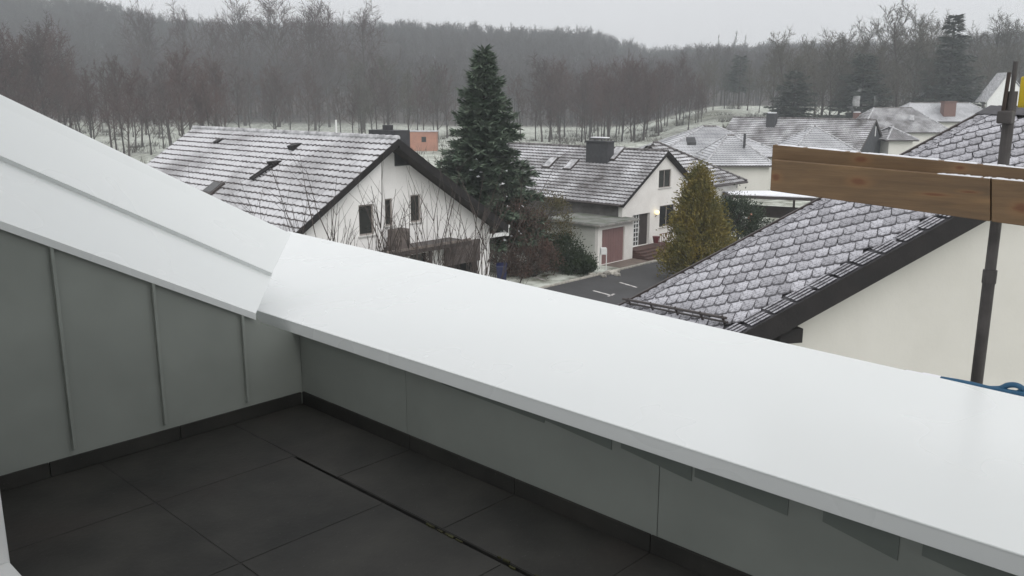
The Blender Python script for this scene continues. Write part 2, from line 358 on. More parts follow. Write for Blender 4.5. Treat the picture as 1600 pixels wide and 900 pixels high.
def make_ground():
    xs = sorted(set([-900, -760, -640] + list(range(-540, 541, 12)) + [640, 760, 900] + list(range(-60, 80, 6))))
    ys = sorted(set([-300, -150, -60, -20] + list(range(0, 120, 6)) + list(range(120, 700, 10)) + [760, 830, 900]))
    v = [(x, y, ground(x, y)) for y in ys for x in xs]; nx = len(xs)
    f = [(j * nx + i, j * nx + i + 1, (j + 1) * nx + i + 1, (j + 1) * nx + i) for j in range(len(ys) - 1) for i in range(nx - 1)]
    me = bpy.data.meshes.new('ground'); me.from_pydata(v, [], f)
    at = me.attributes.new('wood', 'FLOAT', 'POINT'); at.data.foreach_set('value', [woodland(p[0], p[1]) for p in v])
    me.polygons.foreach_set('use_smooth', [True] * len(f)); me.materials.append(M['meadow'])
    o = link('ground', me); o['kind'] = 'structure'
make_ground()
# street, driveway, markings
a0 = Lc(onz(950, 427)); r_st = R_(onz(950, 427))
mb = MB(); mb.face([W(24, 12, .004), W(75, 12, .004), W(75, a0, .004), W(24, a0, .004)])
single(mb, 'street', M['asphalt'], (0, 0, 0), kind='structure')
mb = MB(); mb.face([W(40.9, a0 + .16, .008), W(52.5, a0 + .16, .008), W(52.5, 32.2, .008), W(40.9, 32.2, .008)])
drive = single(mb, 'driveway', M['paving'], (0, 0, 0), kind='structure')
mb = MB(); mb.rbox(30, 70, a0, a0 + .15, -.05, .1)
single(mb, 'kerb', M['stone'], (0, 0, 0), kind='structure', bevel=.02)
for k, (pa, pb, wd) in enumerate([((968, 441), (995, 449), .13), ((927, 454), (957, 462), .13), ((950, 463), (960, 459), .13), ((833, 432), (852, 438), .16)]):
    p, q = onz(*pa, .008), onz(*pb, .008); d = (q - p).normalized(); s = Vector((-d.y, d.x, 0)) * wd / 2
    mb = MB(); mb.face([p - s, q - s, q + s, p + s]); single(mb, 'road_marking', M['paint'], (0, 0, 0), kind='structure')

# ------------------------------------------------------------------ the terrace
ZF, RW, LW = 8.35, 2.465, 3.947
def terrace():
    # floor
    mb = MB(); mb.rbox(-2.6, 2.026, -3.0, LW, ZF - .2, ZF - .0025); mb.rbox(2.044, RW, -3.0, LW, ZF - .2, ZF - .0025); mb.rbox(2.0262, 2.0438, 3.35, LW, ZF - .2, ZF - .0025)
    fl = single(mb, 'terrace_floor', M['grout'], (0, 0, 0), kind='structure')
    rs = [-2.71, -2.03, -1.35, -.67, .01, .69, 1.37, 2.035]; ls = [LW - .012, 3.36, 2.67, 1.98, 1.29, .60, -.09, -.78, -1.47, -2.16, -2.85]
    g = .0035
    for i in range(len(rs) - 1):
        for j in range(len(ls) - 1):
            m2 = MB(); m2.rbox(max(rs[i], -2.6) + g, rs[i + 1] - g - (.012 if i == 6 and j > 0 else 0), ls[j + 1] + g, ls[j] - g, ZF - .008, ZF + random.Random(i * 31 + j).uniform(-.0012, .0012))
            part(m2, 'floor_tile', M['tile'], fl, bevel=.0015)
    lo = [LW - .012, 3.02, 2.33, 1.64, .95, .26, -.43, -1.12, -1.81, -2.5]
    for j in range(len(lo) - 1):
        m2 = MB(); m2.rbox(2.035 + (g if j == 0 else .012), RW - .012, lo[j + 1] + g, lo[j] - g, ZF - .008, ZF + .0005); part(m2, 'floor_tile', M['tile'], fl, bevel=.0015)
    m2 = MB(); m2.rbox(2.0265, 2.0435, -2.99, 3.345, ZF - .06, ZF - .03); part(m2, 'drain_slot', M['slot'], fl)
    rng = random.Random(4); m2 = MB(); y = -2.8
    while y < 3.2:
        ln = rng.uniform(.012, .05)
        if rng.random() < .3 * (1 if y < 2.4 else .2):
            w = rng.uniform(.003, .007); c = 2.035 + rng.choice((-1, 1)) * rng.uniform(.006, .010)
            m2.slab([W(c - w, y, ZF - .001), W(c + w, y, ZF - .001), W(c + w * .7, y + ln, ZF - .001), W(c - w * .6, y + ln, ZF - .001)], UP * rng.uniform(.004, .009))
        y += ln * rng.uniform(.7, 1.6)
    part(m2, 'moss_growth', M['moss'], fl, kind='stuff')
    # parapet: grey sheet wall, skirting tiles, wide white coping sloping gently inwards
    pr = empty('parapet', W(RW, 1, ZF), 'low grey-clad parapet with a wide glossy white sheet metal coping along the terrace', 'parapet')
    edges = [4.8, LW + .022, LW, 3.05, 1.62, .1, -1.4, -3.0]
    for i in range(len(edges) - 1):
        m2 = MB(); m2.rbox(RW, RW + .02, edges[i + 1] + .0015, edges[i] - .0015, ZF - .1, 8.80); part(m2, 'wall_panel', M['panel'], pr, bevel=.002) if i != 1 else None
    m2 = MB(); m2.rbox(RW + .021, 3.55, -3.0, 6.45, 7.2, 8.79); part(m2, 'wall_core', M['panel'], pr)
    # coping
    zi, zo = 8.818, 8.852
    def far(l): return 3.688 + (l - .5) * .0585
    secs = [(6.55, 4.42), (4.42, -3.0)]
    for i, (l1, l0) in enumerate(secs):
        m2 = MB(); ri = RW - .035
        A, B, C_, D = W(ri, l0, zi), W(far(l0), l0, zo), W(far(l1), l1, zo), W(ri, l1, zi)
        m2.hexa([A - UP * .012, B - UP * .012, C_ - UP * .012, D - UP * .012, A, B, C_, D])
        co = part(m2, 'coping', M['white'], pr, bevel=.004)
        m2 = MB(); m2.hexa([W(ri - .006, l0, 8.757), W(ri + .004, l0, 8.757), W(ri + .004, l1, 8.757), W(ri - .006, l1, 8.757), W(ri + .001, l0, zi - .0015), W(ri + .009, l0, zi - .0015), W(ri + .009, l1, zi - .0015), W(ri + .001, l1, zi - .0015)])
        part(m2, 'drip_edge', M['white'], co, bevel=.002)
        m2 = MB(); m2.hexa([W(far(l0) - .004, l0, 8.74), W(far(l0) + .006, l0, 8.74), W(far(l1) + .006, l1, 8.74), W(far(l1) - .004, l1, 8.74), W(far(l0) - .006, l0, zo - .002), W(far(l0) + .002, l0, zo - .002), W(far(l1) + .002, l1, zo - .002), W(far(l1) - .006, l1, zo - .002)])
        part(m2, 'drip_edge', M['white'], co, bevel=.002)
    # dark wedge-shaped strips under the coping, each one dropping towards its near end
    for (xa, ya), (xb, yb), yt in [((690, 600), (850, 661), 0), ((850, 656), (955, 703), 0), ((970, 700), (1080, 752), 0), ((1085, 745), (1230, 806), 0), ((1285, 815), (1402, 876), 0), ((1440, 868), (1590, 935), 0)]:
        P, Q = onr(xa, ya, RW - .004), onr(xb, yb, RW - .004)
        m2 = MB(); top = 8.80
        m2.slab([P, Q, W(R_(Q), Lc(Q), top), W(R_(P), Lc(P), top)], RV * .003); part(m2, 'dark_strip', M['panel_dark'], pr)
    lsk = [LW - .014, 3.02, 2.33, 1.64, .95, .26, -.43, -1.12, -1.81]
    for a, b in zip(lsk, lsk[1:]):
        m2 = MB(); m2.rbox(RW - .012, RW - .001, b + .002, a - .002, ZF, ZF + .072); part(m2, 'skirting_tile', M['tile'], pr, bevel=.0015)
    # cheek wall on the left, following the slope of the roof
    ck = empty('cheek_wall', W(1.2, LW, ZF), 'grey standing seam cheek wall under a sloping white sheet metal verge', 'wall')
    seams = [-.45, -.02, .41, .84, 1.27, 1.69, 2.13, RW]
    def zt(r): return 9.53 - .532 * (r - 1.084)
    for a, b in zip(seams, seams[1:]):
        tp = [W(b, LW, zt(b) - .03), W(a, LW, zt(a) - .03)] if b < RW else [W(b, LW, 8.750)] + [onl(xx, 501.6 + (xx - 402) * .337, LW) for xx in (464, 430, 406)] + [W(2.215, LW, zt(2.215) - .03), W(2.19, LW, zt(2.19) - .03), W(a, LW, zt(a) - .03)]
        m2 = MB(); m2.slab([W(a, LW, ZF - .1), W(b, LW, ZF - .1)] + tp, LV * .02); part(m2, 'wall_panel', M['panel'], ck)
    for s in seams[:-1]:
        m2 = MB(); m2.hexa([W(s - .007, LW - .022, ZF + .098), W(s + .007, LW - .022, ZF + .098), W(s + .007, LW + .001, ZF + .09), W(s - .007, LW + .001, ZF + .09),
                            W(s - .007, LW - .022, zt(s) - .045), W(s + .007, LW - .022, zt(s) - .045), W(s + .007, LW + .001, zt(s) - .045), W(s - .007, LW + .001, zt(s) - .045)])
        part(m2, 'standing_seam', M['panel'], ck, bevel=.003)
    rsk = [-.45, .05, .55, 1.16, 1.76, RW - .014]
    for a, b in zip(rsk, rsk[1:]):
        m2 = MB(); m2.rbox(a + .002, b - .002, LW - .012, LW - .001, ZF, ZF + .068); part(m2, 'skirting_tile', M['tile'], ck, bevel=.0015)
    # two overlapping sheets on the verge (tilted towards the terrace)
    K = .8
    pa, pb = onl(0, 345, LW - .03), onl(400, 491, LW - .03)
    dv = (pb - pa).normalized(); ac = LV + UP * K; nn = dv.cross(ac).normalized()
    if nn.z < 0: nn = -nn
    def P1(x, y): return on(x, y, pa, nn)
    a_, b_ = P1(0, 345), P1(400, 490); c_, d_ = P1(425, 430), P1(0, 245)
    ex = lambda p, q, t: p + (p - q) * t
    A, D = ex(a_, b_, 1.6), ex(d_, c_, 1.5)
    m2 = MB(); m2.slab([A, b_, c_ + (c_ - b_) * .08, D + (D - A) * .08], -nn * .008); lo_s = part(m2, 'verge_sheet', M['white'], ck, bevel=.002)
    m2 = MB(); m2.slab([A, b_, b_ - UP * .035 + LV * .004, A - UP * .035 + LV * .004], LV * .006); part(m2, 'drip_edge', M['white'], lo_s)
    p2 = c_ + nn * .022
    def P2(x, y): return on(x, y, p2, nn)
    e_, f_ = P2(0, 243), P2(425, 427); g_, h_ = P2(455, 365), P2(0, 147)
    E_, H_ = ex(e_, f_, 1.5), ex(h_, g_, 1.5)
    m2 = MB(); m2.slab([E_, f_, g_, H_], -nn * .006); up_s = part(m2, 'verge_sheet', M['white'], ck, bevel=.002)
    m2 = MB(); m2.slab([E_, f_, f_ - nn * .026, E_ - nn * .026], ac.normalized() * .005); part(m2, 'drip_edge', M['white'], up_s)
    # core of the cheek below the sheets, standing on the parapet at its low end
    m2 = MB(); lo_, hi_ = 7.4, 0
    q = [A, b_, g_ - nn * .012, H_ - nn * .012]
    q = [q[0] - nn * .012 + LV * .06, q[1] - nn * .012 + LV * .06, q[2] - LV * .03, q[3] - LV * .03]
    q[1] = q[1] - dv * .35; q[2] = q[2] - dv * .75
    m2.hexa([Vector((p.x, p.y, 8.2)) for p in q] + q); part(m2, 'wall_core', M['white'], ck)
    # the house below and behind
    hs = empty('terrace_house', W(0, 1, 0), 'white house carrying the roof terrace', 'house')
    m2 = MB(); m2.rbox(-6, 3.5, -6, 6.4, 0, 7.19); part(m2, 'wall', M['stucco'], hs)
    m2 = MB(); m2.rbox(-6, RW + .02, -6, LW + .6, 7.2, ZF - .21); part(m2, 'floor_slab', M['stucco'], hs)
    fr0 = onz(17, 884, ZF)
    r0, l0 = R_(fr0), Lc(fr0)
    m2 = MB(); m2.rbox(r0 - .12, r0, l0, l0 + .09, ZF, 10.9); part(m2, 'door_frame', M['frame_white'], hs, bevel=.006)
    m2 = MB(); m2.rbox(r0 - .12, r0 - .004, -1.6, l0 - .002, ZF + .002, ZF + .02); part(m2, 'door_sill', M['frame_white'], hs, bevel=.004)
    m2 = MB(); m2.rbox(r0 - .25, r0 - .03, l0 + .09, LW - .03, ZF, 12.4); m2.rbox(r0 - .25, r0 - .03, -6, l0 + .09, 10.9, 12.4); m2.rbox(r0 - .25, r0 - .03, -6, -1.6, ZF, 10.9)
    part(m2, 'upper_wall', M['stucco'], hs)
    m2 = MB(); m2.slab([W(r0 + .45, -6.2, 12.3), W(r0 + .45, LW + .3, 12.3), W(-6.2, LW + .3, 13.6), W(-6.2, -6.2, 13.6)], UP * .18); part(m2, 'roof', M['slate_dark'], hs)
    # small grout mark on the tiles
    # scaffold: boards on edge, tube, deck and rope
    RB = 4.2
    def board(name, tl, bl, tr, br, r, label, knots, snow0=0.0):
        p = [onr(*q, r) for q in (bl, br, tr, tl)]
        ax = -LV
        m3 = MB(); o0 = p[0]; xl = [(v - o0).dot(ax) for v in p]; 
        me_pts = [Vector((xl[i], 0, p[i].z - o0.z)) for i in range(4)]
        m3.slab(me_pts, Vector((0, .042, 0)))
        o = link(name, m3.mesh(name, Vector((0, 0, 0)), board_mat([((onr(kx, ky, r) - o0).dot(ax), onr(kx, ky, r).z - o0.z, kw, kh) for kx, ky, kw, kh in knots]))); o.location = o0; bev(o, .004)
        o.rotation_euler = (0, 0, math.atan2(ax.y, ax.x))
        tag(o, label, 'board', 'boards of the scaffold guard rail')
        s = MB(); rng = random.Random(len(name) + int(r * 50)); n = 80; a, b2 = me_pts[3], me_pts[2]
        for i in range(n):
            if rng.random() < .12 or i / n < snow0: continue
            t0, t1 = i / n, (i + 1.02) / n; h0 = rng.uniform(.002, .006)
            q0, q1 = a.lerp(b2, t0), a.lerp(b2, t1)
            s.hexa([q0 + Vector((0, .002, 0)), q1 + Vector((0, .002, 0)), q1 + Vector((0, .040, 0)), q0 + Vector((0, .040, 0)),
                    q0 + Vector((0, .006, h0)), q1 + Vector((0, .006, h0)), q1 + Vector((0, .034, h0)), q0 + Vector((0, .034, h0))])
        so = link('snow_strip', s.mesh('snow_strip', Vector((0, 0, 0)), M['snow']), o); so['kind'] = 'stuff'
        return o
    board('scaffold_board', (1207, 226), (1203, 297), (2100, 311), (2100, 421), RB, 'upper brown timber scaffold board on edge with frost along its top', [(1345, 249, .028, .014), (1500, 262, .02, .01)])
    board('scaffold_board', (1206, 249.5), (1203, 298), (1546.6, 279), (1546.6, 346), RB - .046, 'lower brown timber board with red-brown knots fixed over the frosted board', [(1342, 284, .036, .016), (1212, 277, .02, .018), (1462, 304, .05, .006), (1515, 300, .03, .005)], .77)
    board('scaffold_board', (1549, 279.2), (1549, 346.4), (2100, 329.2), (2100, 423), RB - .046, 'short brown timber board butting against the knotty board at the scaffold post', [(1597, 325, .03, .02)], 0)
    RP = RB + .042 + .032
    def vert(x0, y0, x1, y1, r, rad_, name, parent, m):
        p, q = onr(x0, y0, r), onr(x1, y1, r); m3 = MB(); m3.tube([p, q], rad_, 12); return part(m3, name, m, parent, smooth=False)
    pb_ = onr(1524, 612, RP); pst = empty('scaffold_post', (pb_.x, pb_.y, 0), 'dark steel scaffold post standing behind the brown timber boards', 'scaffold')
    pt_ = Vector((pb_.x, pb_.y, 10.02)); m3 = MB(); m3.tube([Vector((pb_.x, pb_.y, 0)), Vector((pb_.x, pb_.y, 9.2))], .0265, 14); part(m3, 'tube', M['steel'], pst)
    m3 = MB(); m3.tube([Vector((pb_.x, pb_.y, 9.2)), pt_], .0235, 14); part(m3, 'tube', M['steel'], pst)
    m3 = MB(); m3.tube([Vector((pb_.x, pb_.y, 9.17)), Vector((pb_.x, pb_.y, 9.23))], .030, 14); part(m3, 'collar', M['steel'], pst)
    m3 = MB(); m3.tube([pt_ - UP * .05, pt_ + UP * .125], .010, 8); part(m3, 'pin', M['steel'], pst)
    rp = onr(1577, 113, RP - .03); rq = onr(1566, 182, RP - .03); m3 = MB(); m3.tube([rp, rq], .0085, 8); part(m3, 'brace_rod', M['brown_wood'], pst)
    cp_ = onr(1572, 182, RP - .02); m3 = MB(); m3.box(cp_ - RV * .03 - LV * .03 - UP * .03, RV * .05, LV * .06, UP * .055); part(m3, 'clamp', M['steel'], pst, bevel=.006)
    # yellow piece fixed beyond the post
    y0 = onr(1589, 168, RP + .05); y1 = onr(1640, 119, RP + .05)
    m3 = MB(); m3.box(y0, -LV * abs(Lc(y0) - Lc(y1)), RV * .03, UP * (y1.z - y0.z)); single(m3, 'yellow_panel', M['yellow'], y0, 'small yellow panel fixed to the right of the dark scaffold post', 'panel', bevel=.006)
    # deck
    ZD = 8.80; d0 = onz(1412, 576.5, ZD + .006); rr = R_(d0)
    m3 = MB(); m3.rbox(rr - .24, rr + .02, -2.4, Lc(d0), ZD - .058, ZD)
    dk = single(m3, 'scaffold_deck', M['steel'], W(rr, 0, ZD - .06), 'frosted scaffold deck plank just outside the white coping', 'scaffold', bevel=.004)
    m3 = MB(); rng = random.Random(9); l = Lc(d0) - .01
    while l > -2.3:
        dl = rng.uniform(.03, .12)
        if rng.random() < .9:
            r1 = rr + .015 - rng.uniform(0, .01); r2 = rr - .25 + rng.uniform(0, .05); h = rng.uniform(.003, .009)
            m3.hexa([W(r2, l - dl, ZD + .0005), W(r1, l - dl, ZD + .0005), W(r1, l, ZD + .0005), W(r2, l, ZD + .0005), W(r2 + .01, l - dl, ZD + .0005 + h), W(r1 - .006, l - dl, ZD + .0005 + h), W(r1 - .006, l, ZD + .0005 + h), W(r2 + .01, l, ZD + .0005 + h)])
        l -= dl
    part(m3, 'snow_cover', M['snow'], dk, kind='stuff')
    # blue rope
    def rope(pts, rad_):
        pp = []
        for i in range(len(pts) - 1):
            p0, p1, p2_, p3 = pts[max(i - 1, 0)], pts[i], pts[i + 1], pts[min(i + 2, len(pts) - 1)]
            for k in range(6):
                t = k / 6; pp.append(.5 * ((2 * p1) + (p2_ - p0) * t + (2 * p0 - 5 * p1 + 4 * p2_ - p3) * t * t + (3 * p1 - p0 - 3 * p2_ + p3) * t ** 3))
        pp.append(pts[-1]); m4 = MB(); m4.tube(pp, rad_, 8); return m4
    rk = rr - .03
    seq = [(1470, 596), (1495, 600), (1520, 605), (1545, 611), (1562, 614), (1580, 617), (1605, 621), (1640, 628)]
    m4 = rope([onr(x, y - 4.0, rk) for x, y in seq], .012)
    m5 = rope([onr(x, y - 4, rk + .01) for x, y in [(1540, 611), (1562, 611), (1575, 606), (1588, 606), (1598, 612), (1590, 618), (1572, 620), (1600, 624), (1640, 632)]], .012)
    b = len(m4.v); m4.v += m5.v; m4.f += [tuple(i + b for i in f) for f in m5.f]; m4.uv += m5.uv
    single(m4, 'blue_rope', M['blue'], onr(1562, 614, rk), 'looped dark blue rope lying on the frosted scaffold deck', 'rope', smooth=True)
M['panel_dark'] = plain('strip_grey', (0.145, 0.165, 0.15), (0.12, 0.138, 0.125), 0.6, 4)  # darker grey for the wedge-shaped strips under the coping
terrace()

# ------------------------------------------------------------------ houses
def wall_poly(outer, holes, o, ax, up, depth):
    """flat wall with real openings; 2D outline in (ax, up), thickness = depth vector"""
    bm = bmesh.new(); edges = []
    for loop in [outer] + holes:
        vs = [bm.verts.new(o + ax * x + up * y) for x, y in loop]
        for i in range(len(vs)): edges.append(bm.edges.new((vs[i], vs[(i + 1) % len(vs)])))
    bmesh.ops.triangle_fill(bm, edges=edges, use_beauty=True, use_dissolve=False)
    r = bmesh.ops.extrude_face_region(bm, geom=bm.faces[:])
    bmesh.ops.translate(bm, verts=[g for g in r['geom'] if isinstance(g, bmesh.types.BMVert)], vec=depth)
    bm.verts.index_update(); m = MB(); m.v = [v.co.copy() for v in bm.verts]; m.f = [tuple(v.index for v in f.verts) for f in bm.faces]; m.uv = [None] * len(m.f); bm.free(); return m
def rect(x0, y0, x1, y1): return [(x0, y0), (x1, y0), (x1, y1), (x0, y1)]
def window(parent, o, ax, inn, x0, y0, x1, y1, fm, sill=True, mull=0, name='window', gm=None, fw=.055, fd=.09):
    """frame ring set into its opening, a pane behind it, a sill in front"""
    m = MB(); P = lambda x, y, d: o + ax * x + UP * y + inn * d
    for (a, b, c, d) in [(x0, y0, x1, y0 + fw), (x0, y1 - fw, x1, y1), (x0, y0 + fw, x0 + fw, y1 - fw), (x1 - fw, y0 + fw, x1, y1 - fw)]:
        m.box(P(a, b, fd), ax * (c - a), UP * (d - b), inn * .06)
    for k in range(mull):
        xm = x0 + (x1 - x0) * (k + 1) / (mull + 1); m.box(P(xm - .03, y0 + fw, fd + .003), ax * .06, UP * (y1 - y0 - 2 * fw), inn * .05)
    w = part(m, name, fm, parent)
    m = MB(); m.box(P(x0 + fw * .6, y0 + fw * .6, fd + .035), ax * (x1 - x0 - 1.2 * fw), UP * (y1 - y0 - 1.2 * fw), inn * .012); part(m, 'pane', gm or M['glass'], w)
    if sill:
        m = MB(); m.box(P(x0 - .06, y0 - .04, -.07), ax * (x1 - x0 + .12), UP * .038, inn * .155); part(m, 'sill', M['gutter'], w)
    return w
def inside(p, poly):
    c = False; n = len(poly); j = n - 1
    for i in range(n):
        if (poly[i][1] > p[1]) != (poly[j][1] > p[1]) and p[0] < (poly[j][0] - poly[i][0]) * (p[1] - poly[i][1]) / (poly[j][1] - poly[i][1]) + poly[i][0]: c = not c
        j = i
    return c
def roof_face(parent, poly, m, tw=.3, ch=.335, courses=False, seed=1, thick=.14):
    """poly: planar 3D points, first edge is the eave. Deck slab plus courses of wavy tiles standing proud of it"""
    e = (poly[1] - poly[0]).normalized(); n = None
    for k in range(2, len(poly)):
        n = e.cross(poly[k] - poly[0])
        if n.length > .1: break
    n.normalize()
    if n.z < 0: n = -n
    v = n.cross(e).normalized()
    if v.z < 0: v = -v
    o = poly[0]; p2 = [((p - o).dot(e), (p - o).dot(v)) for p in poly]
    dk = MB(); dk.slab([p - n * .03 for p in poly], -n * thick); deck = part(dk, 'roof', M['soffit'], parent)
    umin, umax = min(p[0] for p in p2), max(p[0] for p in p2); vmax = max(p[1] for p in p2)
    rng = random.Random(seed); prof = [(0, 0), (.22, .030), (.45, .034), (.66, .012), (1, 0)]
    nc = max(1, round(vmax / ch)); ch = vmax / nc; allm = MB()
    for c in range(nc):
        mbt = MB() if courses else allm
        v0, v1 = c * ch - .02, (c + 1) * ch + .03
        k = int(umin / tw) - 1
        while k * tw < umax:
            u0 = k * tw; k += 1
            vm = (c + .5) * ch
            if not inside((u0 + tw / 2, min(vm, vmax - .02)), p2): continue
            j = rng.uniform(-.006, .006); pts = []
            for (s, h) in prof:
                a = o + e * (u0 + s * tw); pts.append((a + v * v0 + n * (h + .034 + j), a + v * v1 + n * (h + .004), a + v * v0 + n * (h - .006 + j)))
            for i in range(len(prof) - 1):
                s0, s1 = prof[i][0], prof[i + 1][0]
                mbt.face([pts[i][0], pts[i + 1][0], pts[i + 1][1], pts[i][1]], [(s0, 0.0), (s1, 0.0), (s1, 1.0), (s0, 1.0)])
                mbt.face([pts[i + 1][0], pts[i][0], pts[i][2], pts[i + 1][2]], [(0, 0)] * 4)
        if courses and mbt.v:
            ob = link('tile_course', mbt.mesh('tile_course', ORG[parent.name], m, fix=False), deck)
    if not courses and allm.v:
        ob = link('roof_tiles', allm.mesh('roof_tiles', ORG[parent.name], m, fix=False), deck); ob['kind'] = 'stuff'
    return deck
def cap_line(deck, a, b, m, rad_=.11, lift=.05, name='ridge_cap'):
    """ridge or hip covered with overlapping half-round caps"""
    d = b - a; n = max(2, int(d.length / .38)); mb = MB()
    for i in range(n):
        p, q = a + d * (i / n), a + d * ((i + 1.08) / n); mb.tube([p + UP * lift, q + UP * (lift - .012)], [rad_, rad_ * .86], 8)
    part(mb, name, m, deck)

# ---- house with the slate-hung terrace view: white gable house on the left
def house_gable():
    rA, lg, lb = 19.63, 24.33, 39.6; zA, hw, sl = 8.5, 5.57, .656
    h = empty('gable_house', W(rA, (lg + lb) / 2, 0), 'white house with a long snow-dusted tiled roof and dark overhanging verge behind bare shrubs', 'house')
    zE = zA - hw * sl; rL, rR = rA - hw, rA + hw
    d1 = roof_face(h, [W(rL, lg, zE), W(rL, lb, zE), W(rA, lb, zA), W(rA, lg, zA)], M['h1_tile'], .30, .335, True, 3)
    d2 = roof_face(h, [W(rR, lb, zE), W(rR, lg, zE), W(rA, lg, zA), W(rA, lb, zA)], M['h1_tile'], .30, .335, False, 4)
    cap_line(d1, W(rA, lg, zA), W(rA, lb, zA), M['ridge_snow'], .10, .05)
    # verge boards and soffit
    for s, rr, hb in ((-1, rL, .24), (1, rR, .34)):
        m = MB(); a, b = W(rA, lg, zA + .02), W(rr, lg, zE + .02)
        m.slab([a, b, b - UP * hb, a - UP * hb], -LV * .05); part(m, 'verge_board', M['dark_wood'], h)
        m = MB(); dpt = .74 if s > 0 else .29; ri = rA if s > 0 else rA - .3; zi = zA - .22 - abs(ri - rA) * sl; m.slab([W(ri, lg + .01, zi), W(rr, lg + .01, zE - .22), W(rr, lg + dpt, zE - .22), W(ri, lg + dpt, zi)], -UP * .03); part(m, 'soffit', M['soffit'], h)
    for rr, s in ((rL, -1), (rR, 1)):
        m = MB(); m.tube([W(rr + s * .08, lg, zE - .06), W(rr + s * .08, lb, zE - .06)], .075, 8); part(m, 'gutter', M['gutter'] if s > 0 else M['dark_frame'], h)
    m = MB(); m.rbox(rR - .95, rR + .02, lg + .02, lg + .18, zE - .42, zE - .28); m.rbox(rR - .06, rR + .06, lg - .02, lg + .2, zE - .44, zE - .1); part(m, 'eave_trim', M['frame_white'], h)
    # gable walls: the left bay stands forward, the right bay is set back under the overhang
    zr = lambda r: zA - .28 - abs(r - rA) * sl
    e0 = R_(onl(597, 300, lg + .30))
    wl0, wr1 = rL + .75, R_(onl(765, 400, lg + .75))
    lf, lk = lg + .30, lg + .75
    W1 = [onl(560, 321, lf), onl(585, 366, lf)]; W2 = [onl(601, 311, lk), onl(614, 352, lk)]; W3 = [onl(641, 305, lk), onl(658, 346, lk)]
    hole1 = [(R_(W1[0]), W1[1].z, R_(W1[1]), W1[0].z)]
    hole2 = [(R_(W2[0]), W2[1].z, R_(W2[1]), W2[0].z), (R_(W3[0]), W3[1].z, R_(W3[1]), W3[0].z)]
    aw0, aw1 = onl(694, 388, lk), onl(745, 372, lk); awb = onl(745, 410, lk)
    hole3 = (R_(aw0), 2.6, R_(aw1), aw1.z - .25)
    dr0, dr1 = onl(640, 400, lk), onl(668, 380, lk); hole4 = (R_(dr0), 2.2, R_(dr1), dr1.z - .35)
    m = wall_poly([(wl0, 0), (e0, 0), (e0, zr(e0)), (wl0, zr(wl0))], [rect(*q) for q in hole1], LV * lf, RV, UP, LV * .25); part(m, 'wall', M['stucco'], h)
    m = wall_poly([(e0 - .2, 0), (wr1, 0), (wr1, zr(wr1)), (rA, zr(rA)), (e0 - .2, zr(e0 - .2))], [rect(*q) for q in hole2 + [hole3, hole4]], LV * lk, RV, UP, LV * .25); part(m, 'wall', M['stucco'], h)
    m = MB(); m.slab([W(e0, lf + .25, 0), W(e0, lk - .003, 0), W(e0, lk - .003, zr(e0)), W(e0, lf + .25, zr(e0))], -RV * .1); part(m, 'wall', M['stucco'], h)
    m = MB(); m.slab([W(wl0, lf + .26, 0), W(wl0, lb - .5, 0), W(wl0, lb - .5, zr(wl0)), W(wl0, lf + .26, zr(wl0))], RV * .25); part(m, 'wall', M['stucco'], h)
    m = MB(); m.slab([W(wr1, lk + .26, 0), W(wr1, lb - .5, 0), W(wr1, lb - .5, zr(wr1)), W(wr1, lk + .26, zr(wr1))], -RV * .25); part(m, 'wall', M['stucco'], h)
    m = wall_poly([(wl0, 0), (wr1, 0), (wr1, zr(wr1)), (rA, zr(rA)), (wl0, zr(wl0))], [], LV * (lb - .5), RV, UP, LV * .2); part(m, 'wall', M['stucco'], h)
    m = MB(); m.rbox(wl0 + .3, wr1 - .3, lk + .9, lk + .95, .1, 7.6 - .3); 
    for q, l in [(hole1[0], lf)] + [(x, lk) for x in hole2]:
        window(h, LV * l, RV, LV, *q, M['win_frame'], True, 0, fd=.05)
    window(h, LV * lk, RV, LV, *hole3, M['dark_frame'], False, 1, fd=.12); window(h, LV * lk, RV, LV, *hole4, M['dark_frame'], False, 0, 'balcony_door', fd=.12)
    # roller box on hole3: dark awning panel hanging in front
    m = MB(); m.rbox(R_(aw0) - .05, R_(aw1) + .05, lk - .16, lk - .03, awb.z + .1, aw1.z - .02); part(m, 'awning', plain('awning_cloth', (.12, .10, .095), (.09, .078, .075), .9, 4), h, bevel=.02)
    # canopy slab with box
    c0, c1, c2 = onl(585, 398, lf - .3), onl(680, 369, lk), onl(702, 373, lk)
    m = MB(); m.rbox(e0 - 1.4, R_(c2), lf - .8, lk - .01, 4.42, 4.56); part(m, 'canopy', M['dark_frame'], h)
    m = MB(); m.rbox(e0 - 1.4, R_(c2), lf - .8, lf - .72, 4.57, 4.66); part(m, 'canopy_edge', plain('weathered_edge', (.20, .17, .15), (.10, .085, .08), .9, 5), h)
    b0, b1 = onl(605, 357, lf - .1), onl(629, 383, lf - .1)
    m = MB(); m.rbox(R_(b0), R_(b1), lf - .55, lf - .1, b1.z - .35, b0.z - .03); part(m, 'flue_box', plain('flue_box', (.15, .125, .115), (.10, .085, .08), .8, 3), h, bevel=.02)
    for x in (3.0, 5.3):
        m = MB(); m.rbox(e0 - 1.4 + x - .05, e0 - 1.4 + x + .05, lf - .75, lf - .65, 0, 4.42); part(m, 'canopy_post', M['dark_frame'], h)
    # chimney, roof window, vent pipe, walkway grate
    m = MB(); c = atY(605, 207, 33.5); rc = rA + .7; lc = lg + 3.0
    c = onr(586, 205, rc); l1 = Lc(c); l0 = Lc(onr(627, 205, rc))
    m.rbox(rc - .3, rc + .4, l0, l1, zA - 1.0, onr(605, 203, rc).z); ch = part(m, 'chimney', M['chimney'], h)
